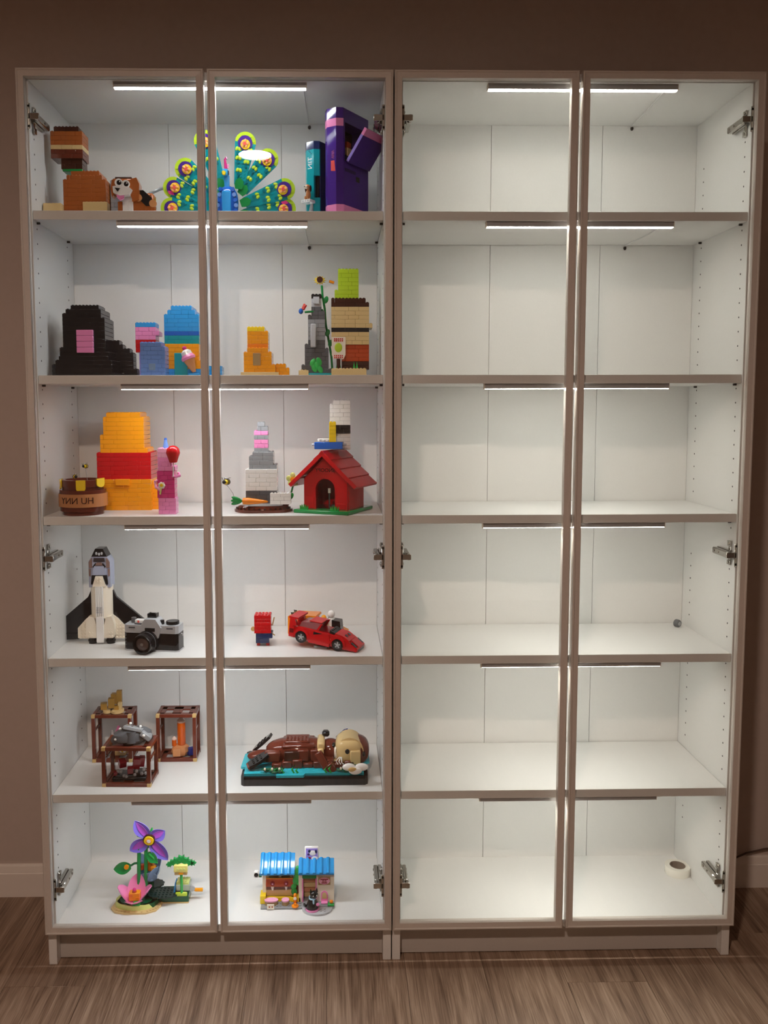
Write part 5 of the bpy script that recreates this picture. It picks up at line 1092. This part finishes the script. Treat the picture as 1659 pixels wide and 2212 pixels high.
# tree, pots, stools, sign
MB().cyl((0, 4 * k, 10 * k), 3 * k, 52 * k, 10).build('tree_trunk', P('redbrown'), e); c3('planter', 'yellow', -12, 8, -14, 12, 4, 14)
for x, z, r in ((-6, 24, 8), (-7, 36, 8), (-3, 48, 9), (0, 58, 8), (1, 68, 8), (2, 76, 6), (3, 44, 6)): MB().ell((x * k, -8 * k, z * k), r * .8 * k, 4 * k, r * k, 10, 8).build('foliage', P('leaf'), e)
def stool(x, w, nm='stool'):
    o = MB().prism([((x + w * math.cos(a) + (6 if math.cos(a) > 0 and w > 10 else (-6 if w > 10 else 0)) * 0) * k, (-22 + 7 * math.sin(a)) * k) for a in [i * PI / 10 for i in range(20)]], 4 * k, 13 * k, 'Z').build(nm, P('darktan'), e)
    MB().prism([((x + (w + .8) * math.cos(a)) * k, (-22 + 7.8 * math.sin(a)) * k) for a in [i * PI / 10 for i in range(20)]], 13 * k, 15.5 * k, 'Z').build('cushion', P('lightpink'), o)
stool(-54, 14); stool(-24, 7.5)
c3('menu_tile', 'cream', -62, -47, -37, -35, 2, 13, .0004); 
for x in (-57, -51): MB().ell((x * k, -37.4 * k, 8 * k), 1.6 * k, .5 * k, 1.6 * k, 8, 6).build('menu_print', P('brick'), e)
MB().lathe([(0, 4 * k), (7.5 * k, 4.5 * k), (7.5 * k, 6 * k), (2.5 * k, 7.5 * k), (2.5 * k, 10 * k), (0, 10 * k)], (-3 * k, -30 * k, 0), n=18).build('orange_hat', P('orange'), e); c3('hydrant', 'orange', -7, 0, -22, -15, 4, 26, .002); MB().cyl((-3.5 * k, -23 * k, 17 * k), 3.4 * k, 1.2 * k, 14, axis='Y').build('hydrant_cap', P('white'), e)
c3('flower_plate', 'leaf', 66, 80, -32, -22, 4, 8, .001); MB().ell((74 * k, -27 * k, 12 * k), 4 * k, 4 * k, 3.5 * k, 10, 8).build('orange_flower', P('orange'), e); c3('green_lamp_arm', 'darkgreen', -82, -76, 0, 5, 52, 58); 
lp = c3('wall_speaker', 'white', -93, -82, -2, 8, 52, 66, .002); MB().cyl((-87.5 * k, -2.8 * k, 59 * k), 4.6 * k, .8 * k, 16, axis='Y').build('speaker_cone', P('black'), lp)
sb = MB().box(-15 * k, 15 * k, -2 * k, 2 * k, 0, 32 * k, .004, TR(32 * k, 6 * k, 86 * k)).build('sign_board', P('white'), e); MB().box(-12.5 * k, 12.5 * k, -2.8 * k, -1.9 * k, 2 * k, 28 * k, .003, TR(32 * k, 6 * k, 86 * k)).build('sign_face', P('lavender'), sb)
def sd(nm, c, x, z, rx, rz_): MB().ell(((32 + x) * k, 2.9 * k, (86 + z) * k), rx * k, .5 * k, rz_ * k, 12, 8).build(nm, P(c), sb)
sd('puppy_print', 'white', 2, 18, 7, 6); sd('puppy_print', 'white', 6, 6, 7, 5); sd('puppy_ear_print', 'navy', -5, 22, 3, 3.4); sd('puppy_ear_print', 'navy', 9, 21, 2.6, 4.2); sd('puppy_nose_print', 'darkpurple', -7, 15, 2.6, 2.4); sd('bowl_print', 'darkred', -5, 7, 3.4, 2.2)
# black cat on its cushion
Tc = Toy('cat_figurine', 'black cat figurine with a pale blue collar sitting on a pink cushion before the cafe', 'figurine', 675, S6 + 4.1 * k, .070, 18)
q = Tc.k
MB().cyl((0, 0, 0), 15 * q, 2.5 * q, 22).build('cushion', P('pink'), Tc.e)
MB().lathe([(0, 2.5 * q), (13 * q, 2.5 * q), (14 * q, 8 * q), (11 * q, 17 * q), (7.5 * q, 24 * q), (5 * q, 27 * q), (0, 28 * q)], n=18, sy=.85).build('body', P('black'), Tc.e)
hd = MB().ell((3 * q, -2 * q, 33 * q), 9 * q, 8.5 * q, 8.5 * q, 16, 12).build('head', P('black'), Tc.e)
for s_ in (-1, 1): MB().prism([((3 + s_ * 6 - 3) * q, 38 * q), ((3 + s_ * 7) * q, 47 * q), ((3 + s_ * 6 + 3) * q, 38 * q)], -3 * q, 0).build('ear', P('black'), hd); MB().ell(((3 + s_ * 4) * q, -9.8 * q, 34 * q), 1.4 * q, .8 * q, 1.6 * q, 8, 6).build('eye', P('white'), hd)
MB().lathe([(6.5 * q, 24 * q), (8 * q, 24 * q), (8 * q, 27 * q), (6.5 * q, 27 * q)], close=True, n=18).build('collar', mat('plastic_paleblue', 'a9d4ea', .25), Tc.e); MB().box(-2 * q, 2 * q, -9.5 * q, -7.5 * q, 14 * q, 25 * q, .0008).build('scarf_end', mat('plastic_paleblue', 'a9d4ea', .25), Tc.e)
MB().ell((9 * q, -10 * q, 14 * q), 4 * q, 3 * q, 4 * q, 10, 8).build('pink_heart', P('pink'), Tc.e); MB().tube([(-8 * q, 6 * q, 5 * q), (-16 * q, 4 * q, 8 * q), (-18 * q, 1 * q, 14 * q)], [3.5 * q, 3 * q, 2.4 * q], 8).build('tail', P('black'), Tc.e)
